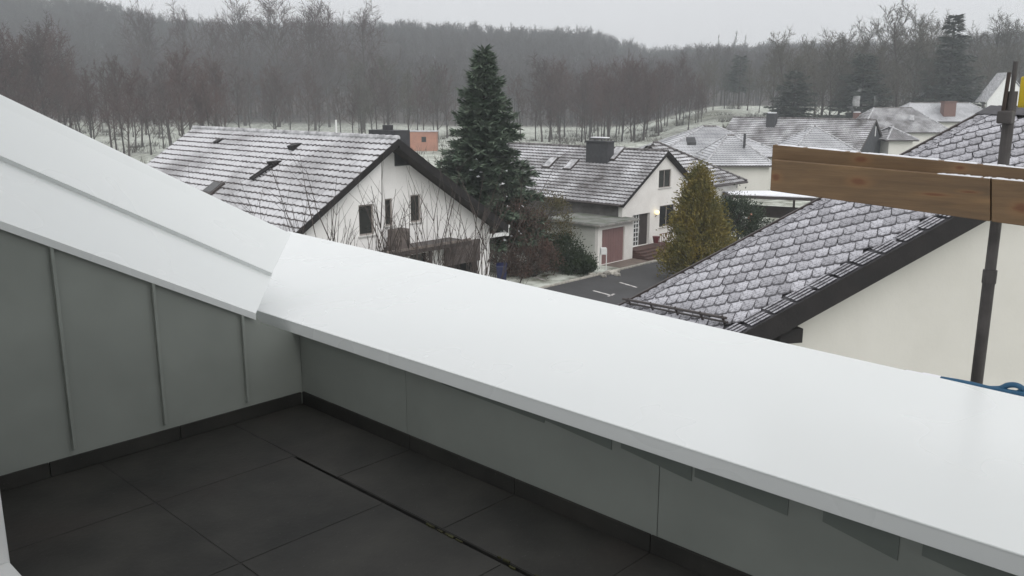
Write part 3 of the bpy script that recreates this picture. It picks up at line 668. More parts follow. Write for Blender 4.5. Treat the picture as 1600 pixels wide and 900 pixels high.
    zt_ = onr(605, 203, rc).z; m = MB(); m.tube([W(rc, (l0 + l1) / 2, zt_), W(rc, (l0 + l1) / 2, zt_ + .18)], .2, 10); part(m, 'chimney_pot', M['chimney'], ch)
    def onroof(x, y): return on(x, y, W(rL, lg, zE), (UP - RV * sl).normalized())
    nn = (UP - RV * sl).normalized()
    p = onroof(526, 213); m = MB(); m.tube([p - UP * .1, p + UP * .62], .035, 8); part(m, 'vent_pipe', M['frame_white'], h)
    def lump(px_, name, w, d_, hh, mm):
        p = onroof(*px_); m = MB(); up2 = (RV + UP * sl).normalized(); o = p + nn * .03 - LV * w / 2 - up2 * d_ / 2
        m.hexa([o, o + LV * w, o + LV * w + up2 * d_, o + up2 * d_, o + nn * hh, o + LV * w + nn * hh, o + LV * w + up2 * d_ + nn * .05, o + up2 * d_ + nn * .05]); return part(m, name, mm, h)
    lump((463, 231), 'vent_tile', .35, .45, .22, M['dark_wood']); lump((432, 258), 'vent_tile', .35, .4, .28, M['dark_wood']); lump((342, 222), 'vent_tile', .3, .3, .1, M['dark_wood'])
    # walkway grate: step irons climbing the slope
    up2 = (RV + UP * sl).normalized()
    a, b = onroof(398, 284), onroof(436, 258)
    m = MB(); m.tube([a + nn * .14, b + nn * .14], .05, 6); m.tube([a + nn * .14 + LV * .22, b + nn * .14 + LV * .22], .04, 6)
    for t in (0, .25, .5, .75, 1):
        q = a.lerp(b, t); m.tube([q + nn * .13, q + nn * .13 + LV * .22], .03, 5); m.tube([q, q + nn * .14], .025, 5)
    part(m, 'roof_ladder', M['dark_wood'], h)
    s0 = onroof(333, 298); m = MB(); o = s0 - LV * .35 - up2 * .3; m.box(o, LV * .8, up2 * .75, nn * .12); rw = part(m, 'roof_window', M['dark_frame'], h, bevel=.02)
    m = MB(); m.box(o + LV * .08 + up2 * .08 + nn * .121, LV * .64, up2 * .58, nn * .01); part(m, 'pane', M['glass'], rw)
house_gable()

def house_garage():
    lg = 32.0; ap = onl(1044, 237, lg); rA, zA = R_(ap), ap.z; ve = onl(973, 321, lg); rL, zE = R_(ve), ve.z
    sl = (zA - zE) / (rA - rL); rR = rA + (rA - rL); lb = 47.5
    h = empty('garage_house', W(rA, lg + 6, 0), 'cream house with a front gable, open doorway and attached garage behind the parking bay', 'house')
    d1 = roof_face(h, [W(rL, lg, zE), W(rL, lb, zE), W(rA, lb, zA), W(rA, lg, zA)], M['h2_tile'], .30, .335, True, 13)
    d2 = roof_face(h, [W(rR, lb, zE), W(rR, lg, zE), W(rA, lg, zA), W(rA, lb, zA)], M['h2_tile'], .30, .335, False, 14)
    cap_line(d1, W(rA, lg, zA), W(rA, lb, zA), M['ridge'], .10, .05)
    for rr in (rL, rR):
        m = MB(); a, b = W(rA, lg, zA + .03), W(rr, lg, zE + .03); m.slab([a, b, b - UP * .2, a - UP * .2], -LV * .04); part(m, 'verge_board', M['dark_wood'], h)
    m = MB(); m.tube([W(rL - .07, lg + .1, zE - .05), W(rL - .07, lb, zE - .05)], .07, 8); part(m, 'gutter', M['dark_frame'], h)
    lw = lg + .28; wl, wr = rL + .35, rR - .35; zr = lambda r: zA - .2 - abs(r - rA) * sl
    wa, wb = onl(1030, 266, lw), onl(1048, 292, lw); da, db = onl(989, 334, lw), onl(1014, 381, lw); va, vb = onl(1031, 322, lw), onl(1049, 352, lw)
    zf = db.z
    hw_ = (R_(wa), wb.z, R_(wb), wa.z); hd = (R_(da), zf, R_(db), da.z - .1); hv = (R_(va), vb.z, R_(vb) + .3, va.z)
    m = wall_poly([(wl, 0), (wr, 0), (wr, zr(wr)), (rA, zr(rA)), (wl, zr(wl))], [rect(*hw_), rect(*hd), rect(*hv)], LV * lw, RV, UP, LV * .3); part(m, 'wall', M['stucco2'], h)
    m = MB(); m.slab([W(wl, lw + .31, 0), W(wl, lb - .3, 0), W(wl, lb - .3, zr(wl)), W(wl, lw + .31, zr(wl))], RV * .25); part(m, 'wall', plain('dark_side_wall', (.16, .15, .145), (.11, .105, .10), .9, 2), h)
    m = MB(); m.slab([W(wr, lw + .31, 0), W(wr, lb - .3, 0), W(wr, lb - .3, zr(wr)), W(wr, lw + .31, zr(wr))], -RV * .25); part(m, 'wall', M['stucco2'], h)
    m = wall_poly([(wl, 0), (wr, 0), (wr, zr(wr)), (rA, zr(rA)), (wl, zr(wl))], [], LV * (lb - .3), RV, UP, LV * .2); part(m, 'wall', M['stucco2'], h)
    window(h, LV * lw, RV, LV, *hw_, M['win_frame'], True, 1, fd=.06); window(h, LV * lw, RV, LV, *hv, M['win_frame'], True, 1, fd=.06)
    # glazed side panel with lattice, dark doorway beside it
    mid = hd[0] + (hd[2] - hd[0]) * .42
    m = MB()
    for i in range(4):
        x = hd[0] + (mid - hd[0]) * i / 3; m.box(W(x - .025, lw + .1, zf), RV * .05, LV * .05, UP * (hd[3] - zf))
    for j in range(8):
        z = zf + (hd[3] - zf - .05) * j / 7; m.box(W(hd[0], lw + .103, z), RV * (mid - hd[0]), LV * .044, UP * .05)
    sd = part(m, 'side_light', M['frame_white'], h)
    m = MB(); m.box(W(hd[0], lw + .16, zf), RV * (mid - hd[0]), LV * .012, UP * (hd[3] - zf)); part(m, 'pane', M['glass'], sd)
    m = MB(); m.box(W(mid + .05, lw + .2, zf), RV * (hd[2] - mid - .05), LV * .05, UP * (hd[3] - zf)); dr = part(m, 'door', M['dark_frame'], h)
    m = MB(); m.tube([W(mid + .15, lw + .17, zf + .8), W(mid + .15, lw + .17, zf + 1.3)], .02, 6); part(m, 'handle', M['gutter'], dr)
    # lamp by the door: lit
    lp = onl(1027, 332, lw - .16); m = MB()
    for i in range(6):
        a0_, a1_ = math.pi * i / 6, math.pi * (i + 1) / 6
        for j in range(10):
            t0, t1 = 2 * math.pi * j / 10, 2 * math.pi * (j + 1) / 10
            sp = lambda a, t: lp + Vector((math.sin(a) * math.cos(t), math.sin(a) * math.sin(t), math.cos(a))) * .15
            m.face([sp(a0_, t0), sp(a1_, t0), sp(a1_, t1), sp(a0_, t1)])
    lpo = part(m, 'lamp_globe', M['lamp'], h)
    m = MB(); m.tube([lp - UP * .13, lp - UP * .3 + LV * .16], .02, 6); part(m, 'lamp_bracket', M['dark_frame'], lpo)
    # steps
    m = MB(); n = 4; r0s, r1s = hd[0] - .9, hd[2] + 1.2
    for i in range(n):
        m = MB(); z1 = zf * (i + 1) / n; m.rbox(r0s + .02 * i, r1s, lw - 1.9 + i * .32, lw - .004, zf * i / n + (.001 if i else 0), z1 - .0005 * i); part(m, 'step', M['step'], h, bevel=.01)
    # railing by the steps
    m = MB()
    for i in range(8): p = W(hd[2] - .1 + i * .2, lw - .9, zf); m.tube([p, p + UP * .75], .018, 5)
    m.tube([W(hd[2] - .1, lw - .9, zf + .75), W(hd[2] + 1.3, lw - .9, zf + .75)], .022, 6); part(m, 'railing', plain('red_railing', (.17, .05, .045), rough=.5), h)
    # dark chimney with snowy cap
    rc = rA - 1.1; ca, cb = onr(921, 221, rc), onr(954, 250, rc); l1, l0 = Lc(ca), Lc(cb)
    m = MB(); m.rbox(rc - .35, rc + .35, l0, l1, zA - 1.6, ca.z); ch = part(m, 'chimney', M['chimney'], h)
    m = MB(); m.rbox(rc - .42, rc + .42, l0 - .07, l1 + .07, ca.z + .001, ca.z + .07); m.rbox(rc - .25, rc + .25, l0 + .25, l1 - .25, ca.z + .2, ca.z + .26)
    for dl in (.3, -.3): m.rbox(rc - .22, rc - .18, (l0 + l1) / 2 + dl - .02, (l0 + l1) / 2 + dl + .02, ca.z + .071, ca.z + .2)
    part(m, 'chimney_cap', M['chimney'], ch)
    m = MB(); m.rbox(rc - .24, rc + .24, l0 + .27, l1 - .27, ca.z + .261, ca.z + .33); part(m, 'snow_cap', M['snow'], ch, bevel=.03)
    # roof windows with snow
    nn = (UP - RV * sl).normalized(); up2 = (RV + UP * sl).normalized()
    for (px_, w, d_) in (((860, 255), .75, 1.2), ((893, 258), .75, 1.2), ((962, 241), .8, 1.5)):
        p = on(*px_, W(rL, lg, zE), nn); o = p - LV * w / 2 - up2 * d_ / 2
        m = MB(); m.box(o, LV * w, up2 * d_, nn * .12); rw = part(m, 'roof_window', M['dark_frame'], h, bevel=.02)
        m = MB(); m.box(o + LV * .07 + up2 * .08 + nn * .121, LV * (w - .14), up2 * (d_ - .16), nn * .015); part(m, 'pane', M['ridge_snow'], rw, label='roof window pane covered with snow')
    # garage
    g0 = 40.45; l0g, l1g = 31.55, 35.6; gz = 2.42
    ga, gb = onl(941, 357, l0g), onl(975, 396, l0g)
    hole = (R_(ga), .02, R_(gb), 2.15)
    g1 = wl + .2
    m = wall_poly(rect(g0, 0, g1, gz), [rect(*hole)], LV * l0g, RV, UP, LV * .22); part(m, 'garage_wall', M['stucco2'], h)
    m = MB(); m.rbox(g0, g0 + .2, l0g + .221, l1g, 0, gz); part(m, 'garage_wall', M['garage_wall'], h)
    m = MB(); m.rbox(g0 + .2, wl + .0, l1g - .2, l1g, 0, gz); part(m, 'garage_wall', M['garage_wall'], h)
    m = MB(); m.rbox(g0 - .3, g1 + .2, l0g - .35, l1g + .2, gz + .002, gz + .12); gr = part(m, 'garage_roof', plain('garage_edge', (.30, .29, .27), (.18, .18, .17), .8, 3), h, bevel=.01)
    m = MB(); m.rbox(g0 - .22, g1 + .12, l0g - .27, l1g + .12, gz + .122, gz + .15); part(m, 'roof_felt', plain('mossy_felt', (.10, .115, .085), (.2, .2, .19), .9, 1.2), gr)
    w = hole[2] - hole[0]; gd = None
    m = MB()
    for i in range(9):
        m.box(W(hole[0] + w * i / 9 + .006, l0g + .1, .02), RV * (w / 9 - .012), LV * .03, UP * 2.12)
    gd = part(m, 'garage_door', M['garage_door'], h)
    m = MB(); m.box(W(hole[0], l0g + .128, .02), RV * w, LV * .02, UP * 2.12); part(m, 'door_backing', M['garage_door'], gd)
    # hipped wing behind the gable
    T = onz(1167, 283, 3.3); pk = on(1027, 223, W(0, 38.2, 0), LV)
    rT, lT = R_(T), Lc(T); rP, lP = R_(pk), Lc(pk); zP = pk.z
    lo_l = lT; rl0 = rP - 6.0
    ww = empty('hipped_wing', W(rP, lP, 0), 'snow-dusted hipped roof wing behind the front gable of the garage house', 'house')
    d3 = roof_face(ww, [W(rl0, lT, 3.3), W(rT, lT, 3.3), W(rP, lP, zP), W(rP - .5, lP, zP)], M['h2_tile'], .3, .335, False, 15)
    lB = 2 * lP - lT
    d4 = roof_face(ww, [W(rT, lT, 3.3), W(rT, lB, 3.3), W(rP, lP, zP)], M['h2_tile'], .3, .335, False, 16)
    d5 = roof_face(ww, [W(rT, lB, 3.3), W(rl0, lB, 3.3), W(rP - .5, lP, zP), W(rP, lP, zP)], M['h2_tile'], .3, .335, False, 17)
    cap_line(d3, W(rT, lT, 3.3), W(rP, lP, zP), M['ridge'], .1, .06); cap_line(d3, W(rP, lP, zP), W(rP - .5, lP, zP), M['ridge'], .1, .06)
    m = MB(); m.rbox(rP - 5.5, rT - .5, lT + .5, lB - .5, 0, 3.1); part(m, 'wall', M['stucco2'], ww)
    m = MB(); m.tube([W(rl0, lT - .05, 3.22), W(rT, lT - .05, 3.22)], .08, 8); part(m, 'gutter', M['dark_frame'], ww)
house_garage()

def hip_house(name, label, x0, x1, y0, y1, ze, zr, ridge_in, m, wall, ang=0.0, wallh=None, org=None, oh=.5, base=0.0, windows=()):
    """hipped roof bungalow, axis along local x; returns the thing"""
    cx, cy = (x0 + x1) / 2, (y0 + y1) / 2; O = Vector((cx, cy, base))
    h = empty(name, O, label, 'house', None)
    ca, sa = math.cos(ang), math.sin(ang); EX = Vector((ca, sa, 0)); EY = Vector((-sa, ca, 0))
    P = lambda x, y, z: O + EX * (x - cx) + EY * (y - cy) + UP * (z - base)
    A, B, C_, D = P(x0, y0, ze), P(x1, y0, ze), P(x1, y1, ze), P(x0, y1, ze)
    r0, r1 = P(x0 + ridge_in, cy, zr), P(x1 - ridge_in, cy, zr)
    s = int(x0 * 7) & 255
    d = roof_face(h, [A, B, r1, r0], m, .3, .34, False, s); roof_face(h, [C_, D, r0, r1], m, .3, .34, False, s + 1)
    roof_face(h, [B, C_, r1], m, .3, .34, False, s + 2); roof_face(h, [D, A, r0], m, .3, .34, False, s + 3)
    cap_line(d, r0, r1, M['ridge'], .13, .05)
    for a, b in ((A, r0), (B, r1), (C_, r1), (D, r0)): cap_line(d, a, b, M['ridge_snow'], .13, .05, 'hip_cap')
    g = MB()
    for a, b in ((A, B), (B, C_), (C_, D), (D, A)): g.tube([a - UP * .08, b - UP * .08], .08, 6)
    part(g, 'gutter', M['dark_frame'], h)
    holes = []
    w2 = (x1 - x0) / 2 - oh
    for (wx, wz, ww_, wh) in windows: holes.append((wx, wz, wx + ww_, wz + wh))
    o = P(cx, y0 + oh, base)
    mm = wall_poly([(-w2, 0), (w2, 0), (w2, ze - .1 - base), (-w2, ze - .1 - base)], [rect(*q) for q in holes], o, EX, UP, EY * .3); part(mm, 'wall', wall, h)
    for q in holes: window(h, o, EX, EY, *q, M['win_frame'], True, 1)
    b = MB(); b.box(P(x0 + oh, y0 + oh + .301, base), EX * (x1 - x0 - 2 * oh), EY * (y1 - y0 - 2 * oh - .3), UP * (ze - .1 - base)); part(b, 'wall', wall, h)
    return h, P
# bungalow right behind the garage house
def far_houses():
    ze = 3.2; A = onz(1100, 259, ze); B = onz(1216, 260, ze); y0 = A.y
    zr = 5.7; rl = atY(1130, 213, y0 + 4.2); 
    h, P = hip_house('bungalow', 'cream bungalow with a frosted grey hipped roof and a short vent pipe', A.x, B.x, y0, y0 + 8.6, ze, atY(1150, 212, y0 + 4.3).z, 3.2, M['h3_tile'], M['cream'])
    p = atY(1163, 226, y0 + 2.4); m = MB(); m.tube([p - UP * .3, p + UP * 1.1], .13, 8); part(m, 'vent_pipe', M['chimney'], h)
    p = atY(1074, 227, y0 + 3); m = MB(); m.box(p, Vector((.9, 0, 0)), Vector((0, .8, .5)), UP * .3); part(m, 'vent_tile', M['chimney'], h)
    # main block behind it
    y1 = y0 + 7.0; L1 = atY(1022, 219, y1); Rr = atY(1236, 226, y1)
    zr2 = atY(1110, 198, y1 + 6.5).z
    hip_house('bungalow', 'broad frosted hipped roof rising behind the cream bungalow', L1.x, Rr.x, y1, y1 + 13, 3.6, zr2, 6.6, M['h3_tile'], M['cream'])
    # long ridge house with slate gable
    ve = lambda x, y, z: Vector((x, y, z))
    Y4 = y0 + 22; ap = atY(1369, 188, Y4); lg = Lc(ap); rA = R_(ap); zR = ap.z
    bl_ = onl(1346, 232, lg); zE = bl_.z; hw = rA - R_(bl_); lb = Lc(onr(1146, 184, rA)); rL, rR = rA - hw, rA + hw
    h = empty('ridge_house', W(rA, (lg + lb) / 2, 0), 'long low house with a snowy saddle roof and a dark slate-hung gable', 'house')
    sl = (zR - zE) / hw; ex = 2.2; rLe, zEe = rL - ex, zE - ex * sl
    d = roof_face(h, [W(rLe, lg, zEe), W(rLe, lb, zEe), W(rA, lb, zR), W(rA, lg, zR)], M['h2_tile'], .3, .34, False, 41)
    roof_face(h, [W(rR + ex, lb, zEe), W(rR + ex, lg, zEe), W(rA, lg, zR), W(rA, lb, zR)], M['h2_tile'], .3, .34, False, 42)
    cap_line(d, W(rA, lg, zR), W(rA, lb, zR), M['ridge'], .14)
    m = MB(); m.slab([W(rL - ex + .3, lg + .15, zEe + .1), W(rR + ex - .3, lg + .15, zEe + .1), W(rA, lg + .15, zR - .12)], LV * .15); part(m, 'gable', M['bluegrey'], h)
    for rr_ in (rLe, rR + ex):
        m = MB(); a_, b_ = W(rA, lg, zR + .05), W(rr_, lg, zEe + .05); m.slab([a_, b_, b_ - UP * .25, a_ - UP * .25], -LV * .05); part(m, 'verge_board', M['dark_frame'], h)
    c = onl(1367, 213, lg + .12); m = MB(); m.box(c, RV * .22, LV * .02, UP * 1.2); part(m, 'gable_slit', M['frame_white'], h)
    m = MB(); m.rbox(rLe + .5, rR + ex - .5, lg + .35, lb - .4, 0, zEe - .02); part(m, 'wall', M['stucco2'], h)
    p = on(1206, 196, W(rA - .9, 0, 0), RV); q = onr(1206, 177, rA - .9)
    m = MB(); m.rbox(rA - 1.4, rA - .6, Lc(p) - .6, Lc(p) + .6, zR - 1.5, q.z); ch = part(m, 'chimney', M['chimney'], h)
    m = MB(); m.rbox(rA - 1.3, rA - .7, Lc(p) - .5, Lc(p) + .5, q.z + .001, q.z + .14); part(m, 'snow_cap', M['snow'], ch)
    # front wing with hip, and small wing to the right
    a = atY(1272, 198, Y4 - 6); hip_house('front_wing', 'small hipped roof wing in front of the long snowy ridge', atY(1222, 228, Y4 - 9).x, atY(1345, 231, Y4 - 9).x, Y4 - 11, Y4 - 1.5, 3.3, a.z, 4.4, M['h3_tile'], M['cream'])
    xr0, xr1 = atY(1375, 220, Y4 + 1).x, atY(1424, 220, Y4 + 1).x
    hip_house('side_wing', 'low snowy hipped wing beside the dark slate gable', xr0, xr1, Y4 - 1, Y4 + 6.4, atY(1400, 219, Y4 - 1).z, atY(1390, 198, Y4 + 2.5).z, 2.2, M['h2_tile'], M['cream'])
    # hipped house further up
    Y5 = y0 + 52; e = atY(1400, 207, Y5); A = atY(1345, 207, Y5); B = atY(1490, 207, Y5)
    h, P = hip_house('villa', 'cream house with snow-streaked hipped roof and a round roof vent', A.x, B.x, Y5, Y5 + 12, e.z, atY(1410, 169, Y5 + 6).z, 4.2, M['h2_tile'], M['cream'], base=ground(e.x, Y5) - .3)
    p = atY(1424, 184, Y5 + 3); m = MB(); m.tube([p - UP * .4, p + UP * .4], [.5, .4], 8); part(m, 'roof_vent', M['ridge_snow'], h)
    p = atY(1340, 178, Y5 + 2); 
    Y6 = y0 + 66; e = atY(1480, 190, Y6); A = atY(1408, 188, Y6); B = atY(1575, 188, Y6)
    h, P = hip_house('villa', 'far house with a pale snowy roof and a red brick chimney', A.x, B.x, Y6, Y6 + 12, e.z, atY(1480, 161, Y6 + 6).z, 4.0, M['h3_tile'], M['cream'], base=ground(e.x, Y6) - .3)
    Yc = Y6 + 1.5; p = atY(1474, 183, Yc); q = atY(1495, 160, Yc); m = MB(); m.box(ve(p.x, Yc, p.z - 1), Vector((q.x - p.x, 0, 0)), Vector((0, 1.4, 0)), UP * (q.z - p.z + 1)); ch = part(m, 'chimney', M['brick_red'], h)
    m = MB(); m.box(ve(p.x - .1, Yc - .1, q.z + .001), Vector((q.x - p.x + .2, 0, 0)), Vector((0, 1.6, 0)), UP * .18); part(m, 'chimney_cap', M['brick_red'], ch)
    # white gable at the right edge
    Y7 = y0 + 80; a = atY(1576, 116, Y7); bl = atY(1543, 158, Y7); br = atY(1612, 158, Y7); zg = ground(a.x, Y7)
    h = empty('white_gable_house', ve(a.x, Y7, zg), 'distant house showing a steep white gable beside the scaffold post', 'house')
    m = MB(); m.slab([ve(bl.x, Y7, zg - 1), ve(br.x, Y7, zg - 1), br, a, bl], ve(0, .3, 0)); part(m, 'gable', M['frame_white'], h)
    m = MB(); m.slab([bl + ve(-.3, -.2, -.2), a + ve(0, -.2, .2), a + ve(0, 4, .2), bl + ve(-.3, 4, -.2)], UP * .15); m.slab([br + ve(.3, -.2, -.2), a + ve(0, -.2, .2), a + ve(0, 4, .2), br + ve(.3, 4, -.2)], UP * .15); part(m, 'roof', M['ridge_snow'], h)
    # terracotta hut in the meadow
    Yh = 165.; p = atY(629, 233, Yh); q = atY(682, 206, Yh); zg = ground(p.x, Yh)
    h = empty('hut', ve((p.x + q.x) / 2, Yh, zg), 'small terracotta flat-roofed building beyond the gable house', 'building')
    m = wall_poly([(0, zg - .2 - p.z), (q.x - p.x, zg - .2 - p.z), (q.x - p.x, q.z - p.z), (0, q.z - p.z)], [rect(3.6, 1.3, 4.5, 2.3)], ve(p.x, Yh, p.z), ve(1, 0, 0), UP, ve(0, .25, 0)); part(m, 'wall', M['terracotta'], h)
    m = MB(); m.box(ve(p.x, Yh + .26, zg - .2), ve(q.x - p.x, 0, 0), ve(0, 3, 0), UP * (q.z - zg + .2)); part(m, 'wall', M['terracotta'], h)
    window(h, ve(p.x, Yh, p.z), ve(1, 0, 0), ve(0, 1, 0), 3.6, 1.3, 4.5, 2.3, M['dark_frame'], False)
    m = MB(); m.box(ve(p.x - .15, Yh - .15, q.z + .001), ve(q.x - p.x + .3, 0, 0), ve(0, 3.6, 0), UP * .14); part(m, 'roof', M['ridge_snow'], h)
    # carport with snowy roof
    Yc = 66.; a = atY(1140, 304, Yc); b = atY(1262, 318, Yc); zc = a.z
    h = empty('carport', ve((a.x + b.x) / 2, Yc, 0), 'low flat carport with a snow-covered roof behind the golden thuja', 'carport')
    m = MB(); m.slab([ve(a.x, Yc, zc - .25), ve(b.x, Yc - 2.2, zc - .25), ve(b.x, Yc + 2.6, zc - .25), ve(a.x, Yc + 2.6, zc - .25)], UP * .22); rf = part(m, 'roof', M['dark_frame'], h)
    m = MB(); m.slab([ve(a.x + .1, Yc + .1, zc - .029), ve(b.x - .1, Yc - 2.05, zc - .029), ve(b.x - .1, Yc + 2.5, zc - .029), ve(a.x + .1, Yc + 2.5, zc - .029)], UP * .06); part(m, 'snow_cover', M['snow'], rf)
    for xx, yy in ((a.x + .3, Yc + .3), (b.x - .3, Yc - 1.7), (a.x + .3, Yc + 2.3), (b.x - .3, Yc + 2.3)):
        m = MB(); m.box(ve(xx - .07, yy - .07, 0), ve(.14, 0, 0), ve(0, .14, 0), UP * (zc - .251)); part(m, 'post', M['brown_wood'], h)
    m = MB(); m.slab([ve(a.x + 1.8, Yc + 2.3, .7), ve(b.x - .3, Yc + .2, .7), ve(b.x - .3, Yc + .3, .7), ve(a.x + 1.8, Yc + 2.4, .7)], UP * .9); part(m, 'back_panel', M['brown_wood'], h)
    # smoke above a far chimney
    Ys = Y5 + 8; p = atY(1341, 178, Ys); q = atY(1347, 158, Ys)
    m = MB(); m.box(ve(p.x - .5, Ys, p.z - 6), ve(1.0, 0, 0), ve(0, 1.0, 0), UP * 6.2); c = single(m, 'far_chimney', M['brick_red'], ve(p.x, Ys, p.z - 6), 'far brick chimney stack with a wisp of smoke', 'chimney')
    m = MB(); m.box(ve(p.x - .45, Ys + .1, p.z + .201), ve(.9, 0, 0), ve(0, .8, 0), UP * .15); part(m, 'snow_cap', M['snow'], c)
    m = MB(); 
    for i in range(8):
        for j in range(12):
            sp = lambda i, j: q + Vector((math.sin(math.pi * i / 8) * math.cos(2 * math.pi * j / 12) * 2.4, math.sin(math.pi * i / 8) * math.sin(2 * math.pi * j / 12) * 2.4, math.cos(math.pi * i / 8) * 2.2))
            m.face([sp(i, j), sp(i + 1, j), sp(i + 1, j + 1), sp(i, j + 1)])
    single(m, 'smoke', M['smoke'], q, 'pale wisp of chimney smoke in front of the dark trees', 'smoke', kind='stuff')
far_houses()

# ---- near neighbour on the right with frosted slate roof
def slate_house():
    th, el = rad(75.4), rad(24.7)
    vp = Vector((math.sin(th), math.cos(th), 0)); vd = vp * math.cos(el) + UP * math.sin(el); hd = Vector((-math.cos(th), math.sin(th), 0))
    n = hd.cross(vd).normalized()
    if n.z < 0: n = -n
    p0 = atY(1137, 508, 15.0)
    S = lambda x, y: on(x, y, p0, n)
    F0, N0, F1 = S(963, 481), S(1147, 526), S(1549, 168.5)
    o = N0; q2 = lambda p: ((p - o).dot(vd), (p - o).dot(hd))
    top = q2(F1)[0]
    fb = q2(F0)
    P = lambda a, b, c=0.0: o + vd * a + hd * b + n * c
    fv = q2(F1)[1]                       # far verge at top; the verges are nearly parallel
    bx = (fb[1] + fv) / 2
    h = empty('slate_house', Vector((o.x + 5, o.y, 0)), 'cream house with a frosted scale-slate roof and deep dark verge board', 'house')
    lowN = -1.2
    roof_poly = [(lowN, -.02), (top, -.02), (top, fv), (fb[0], fb[1]), (fb[0] - .6, fb[1])]
    m = MB(); m.slab([P(a, b, -.02) for a, b in roof_poly], -n * .16); roof = part(m, 'roof', M['slate_dark'], h)
    # the other slope beyond the ridge
    vd2 = vp * math.cos(el) - UP * math.sin(el); R0 = P(top, -.02, -.02); R1 = P(top, fv, -.02)
    m = MB(); m.slab([R0, R1, R1 + vd2 * 9, R0 + vd2 * 9], -UP * .16); part(m, 'roof', M['slate_dark'], h)
    # slates on an inclined lattice
    c0 = S(1150, 430); ra = S(1170.5, 426) - c0; cb = S(1144.5, 446.5) - c0
    a2 = (ra.dot(vd) * .9, ra.dot(hd) * .9); b2 = (cb.dot(vd) * .9, cb.dot(hd) * .9); c2 = q2(c0)
    rng = random.Random(5)
    def outline(s0=0.0):
        # lattice coords: s along the row, t down the row; lower corners rounded
        return [(.015, -.30), (.985, -.30), (.975, .80), (.975, .96), (.945, .99), (.5, 1.0), (.16, .985), (.05, .93), (.02, .78)]
    meshes = []
    for k in range(3):
        mb = MB(); pts = []
        r2 = random.Random(k)
        for (s, t) in outline():
            s += r2.uniform(-.02, .02); t += r2.uniform(-.025, .025) if t > .3 else 0
            lift = .006 + .015 * max(0, (t + .35) / 1.35)
            pts.append(Vector((a2[0] * s + b2[0] * t, a2[1] * s + b2[1] * t, lift)))
        nn_ = len(pts); b = len(mb.v); mb.v += pts + [p - Vector((0, 0, .014)) for p in pts]
        cen = Vector((a2[0] * .5 + b2[0] * .4, a2[1] * .5 + b2[1] * .4, .022)); mb.v.append(cen); ic = b + 2 * nn_
        for i in range(nn_):
            j = (i + 1) % nn_; e0 = .5 if i in (0,) else 0.0
            mb.f.append((b + i, b + j, ic)); ui = .5 if i in (0, 1) else 0.0; uj = .5 if j in (0, 1) else 0.0; mb.uv.append([(ui, 0), (uj, 0), (.5, 0)])
        mb.has_uv = True
        for i in range(nn_): j = (i + 1) % nn_; mb.f.append((j, i, nn_ + i, nn_ + j)); mb.uv.append(None)
        me = mb.mesh('slate', Vector((0, 0, 0)), M['slate'], fix=True)
        if me.polygons[0].normal.z < 0: me.flip_normals()
        meshes.append(me)
    base = Matrix((( vd.x, hd.x, n.x), (vd.y, hd.y, n.y), (vd.z, hd.z, n.z))).to_4x4()
    org = ORG[h.name]
    inner = lambda a, b: .30 < b < lerp(fb[1], fv, (a - fb[0]) / (top - fb[0])) - .20 and lowN < a < top - .55 and not (a < fb[0] + (b - fb[1]) * (0 - fb[0]) / (0 - fb[1]) - 1.05)
    spots = []
    for i in range(-60, 90):
        for j in range(-70, 70):
            off = .40 * (j % 2)
            a = c2[0] + a2[0] * (i + off) + b2[0] * j; b = c2[1] + a2[1] * (i + off) + b2[1] * j
            ca, cb_ = a + (a2[0] + b2[0]) / 2, b + (a2[1] + b2[1]) / 2
            if inner(ca, cb_): spots.append((a, b))
    spots.sort(key=lambda s: (P(*s) - CAM).length)
    rest = MB()
    for k, (a, b) in enumerate(spots):
        jit = Matrix.Translation(Vector((rng.uniform(-.008, .008), rng.uniform(-.008, .008), rng.uniform(0, .004)))) @ Matrix.Rotation(rng.uniform(-.03, .03), 4, 'Z') @ Matrix.Rotation(rng.uniform(-.012, .012), 4, 'X')
        M4 = Matrix.Translation(P(a, b) - org) @ base @ jit
        me = meshes[k % 3]
        if k < 295:
            ob = link('slate', me, roof); ob.matrix_local = M4
        else:
            off = len(rest.v); rest.v += [M4 @ v.co + org for v in me.vertices]
            for p in me.polygons: rest.f.append(tuple(off + i for i in p.vertices)); rest.uv.append([tuple(me.uv_layers[0].data[li].uv) for li in p.loop_indices]); rest.has_uv = True
    if rest.v: part(rest, 'slates', M['slate'], roof, kind='stuff')
    print('SLATES', len(spots), 'lattice', a2, b2, 'top', top, 'fb', fb, 'fv', fv)
    # verge packets: three or four thin slates laid over each other, stepping up the near verge
    step = .47; k = 0; a = -.1
    vm = MB()
    m1 = MB(); m1.slab([Vector((0, 0, 0)), Vector((.40, .11, 0)), Vector((.38, .165, 0)), Vector((-.02, .055, 0))], Vector((0, 0, .012))); m1.has_uv = True; me = m1.mesh('verge_slate', Vector((0, 0, 0)), M['slate'])
    while a < top - .3:
        for q in range(4):
            ob = link('verge_slate', me, roof)
            ob.matrix_local = Matrix.Translation(P(a + rng.uniform(-.012, .012) - q * .012, .0 + q * .078, .012 + .013 * q) - org) @ base @ Matrix.Rotation(-.18 + rng.uniform(-.04, .04), 4, 'Z') @ Matrix.Rotation(.04, 4, 'Y')
        a += step
    # far verge: small cut slates, and thin metal trim
    m1 = MB(); m1.slab([Vector((0, 0, 0)), Vector((.20, 0, 0)), Vector((.19, .14, 0)), Vector((.12, .19, 0)), Vector((0, .17, 0))], Vector((0, 0, .010))); m1.has_uv = True; me = m1.mesh('cut_slate', Vector((0, 0, 0)), M['slate'])
    a = fb[0] + .1; cut = MB()
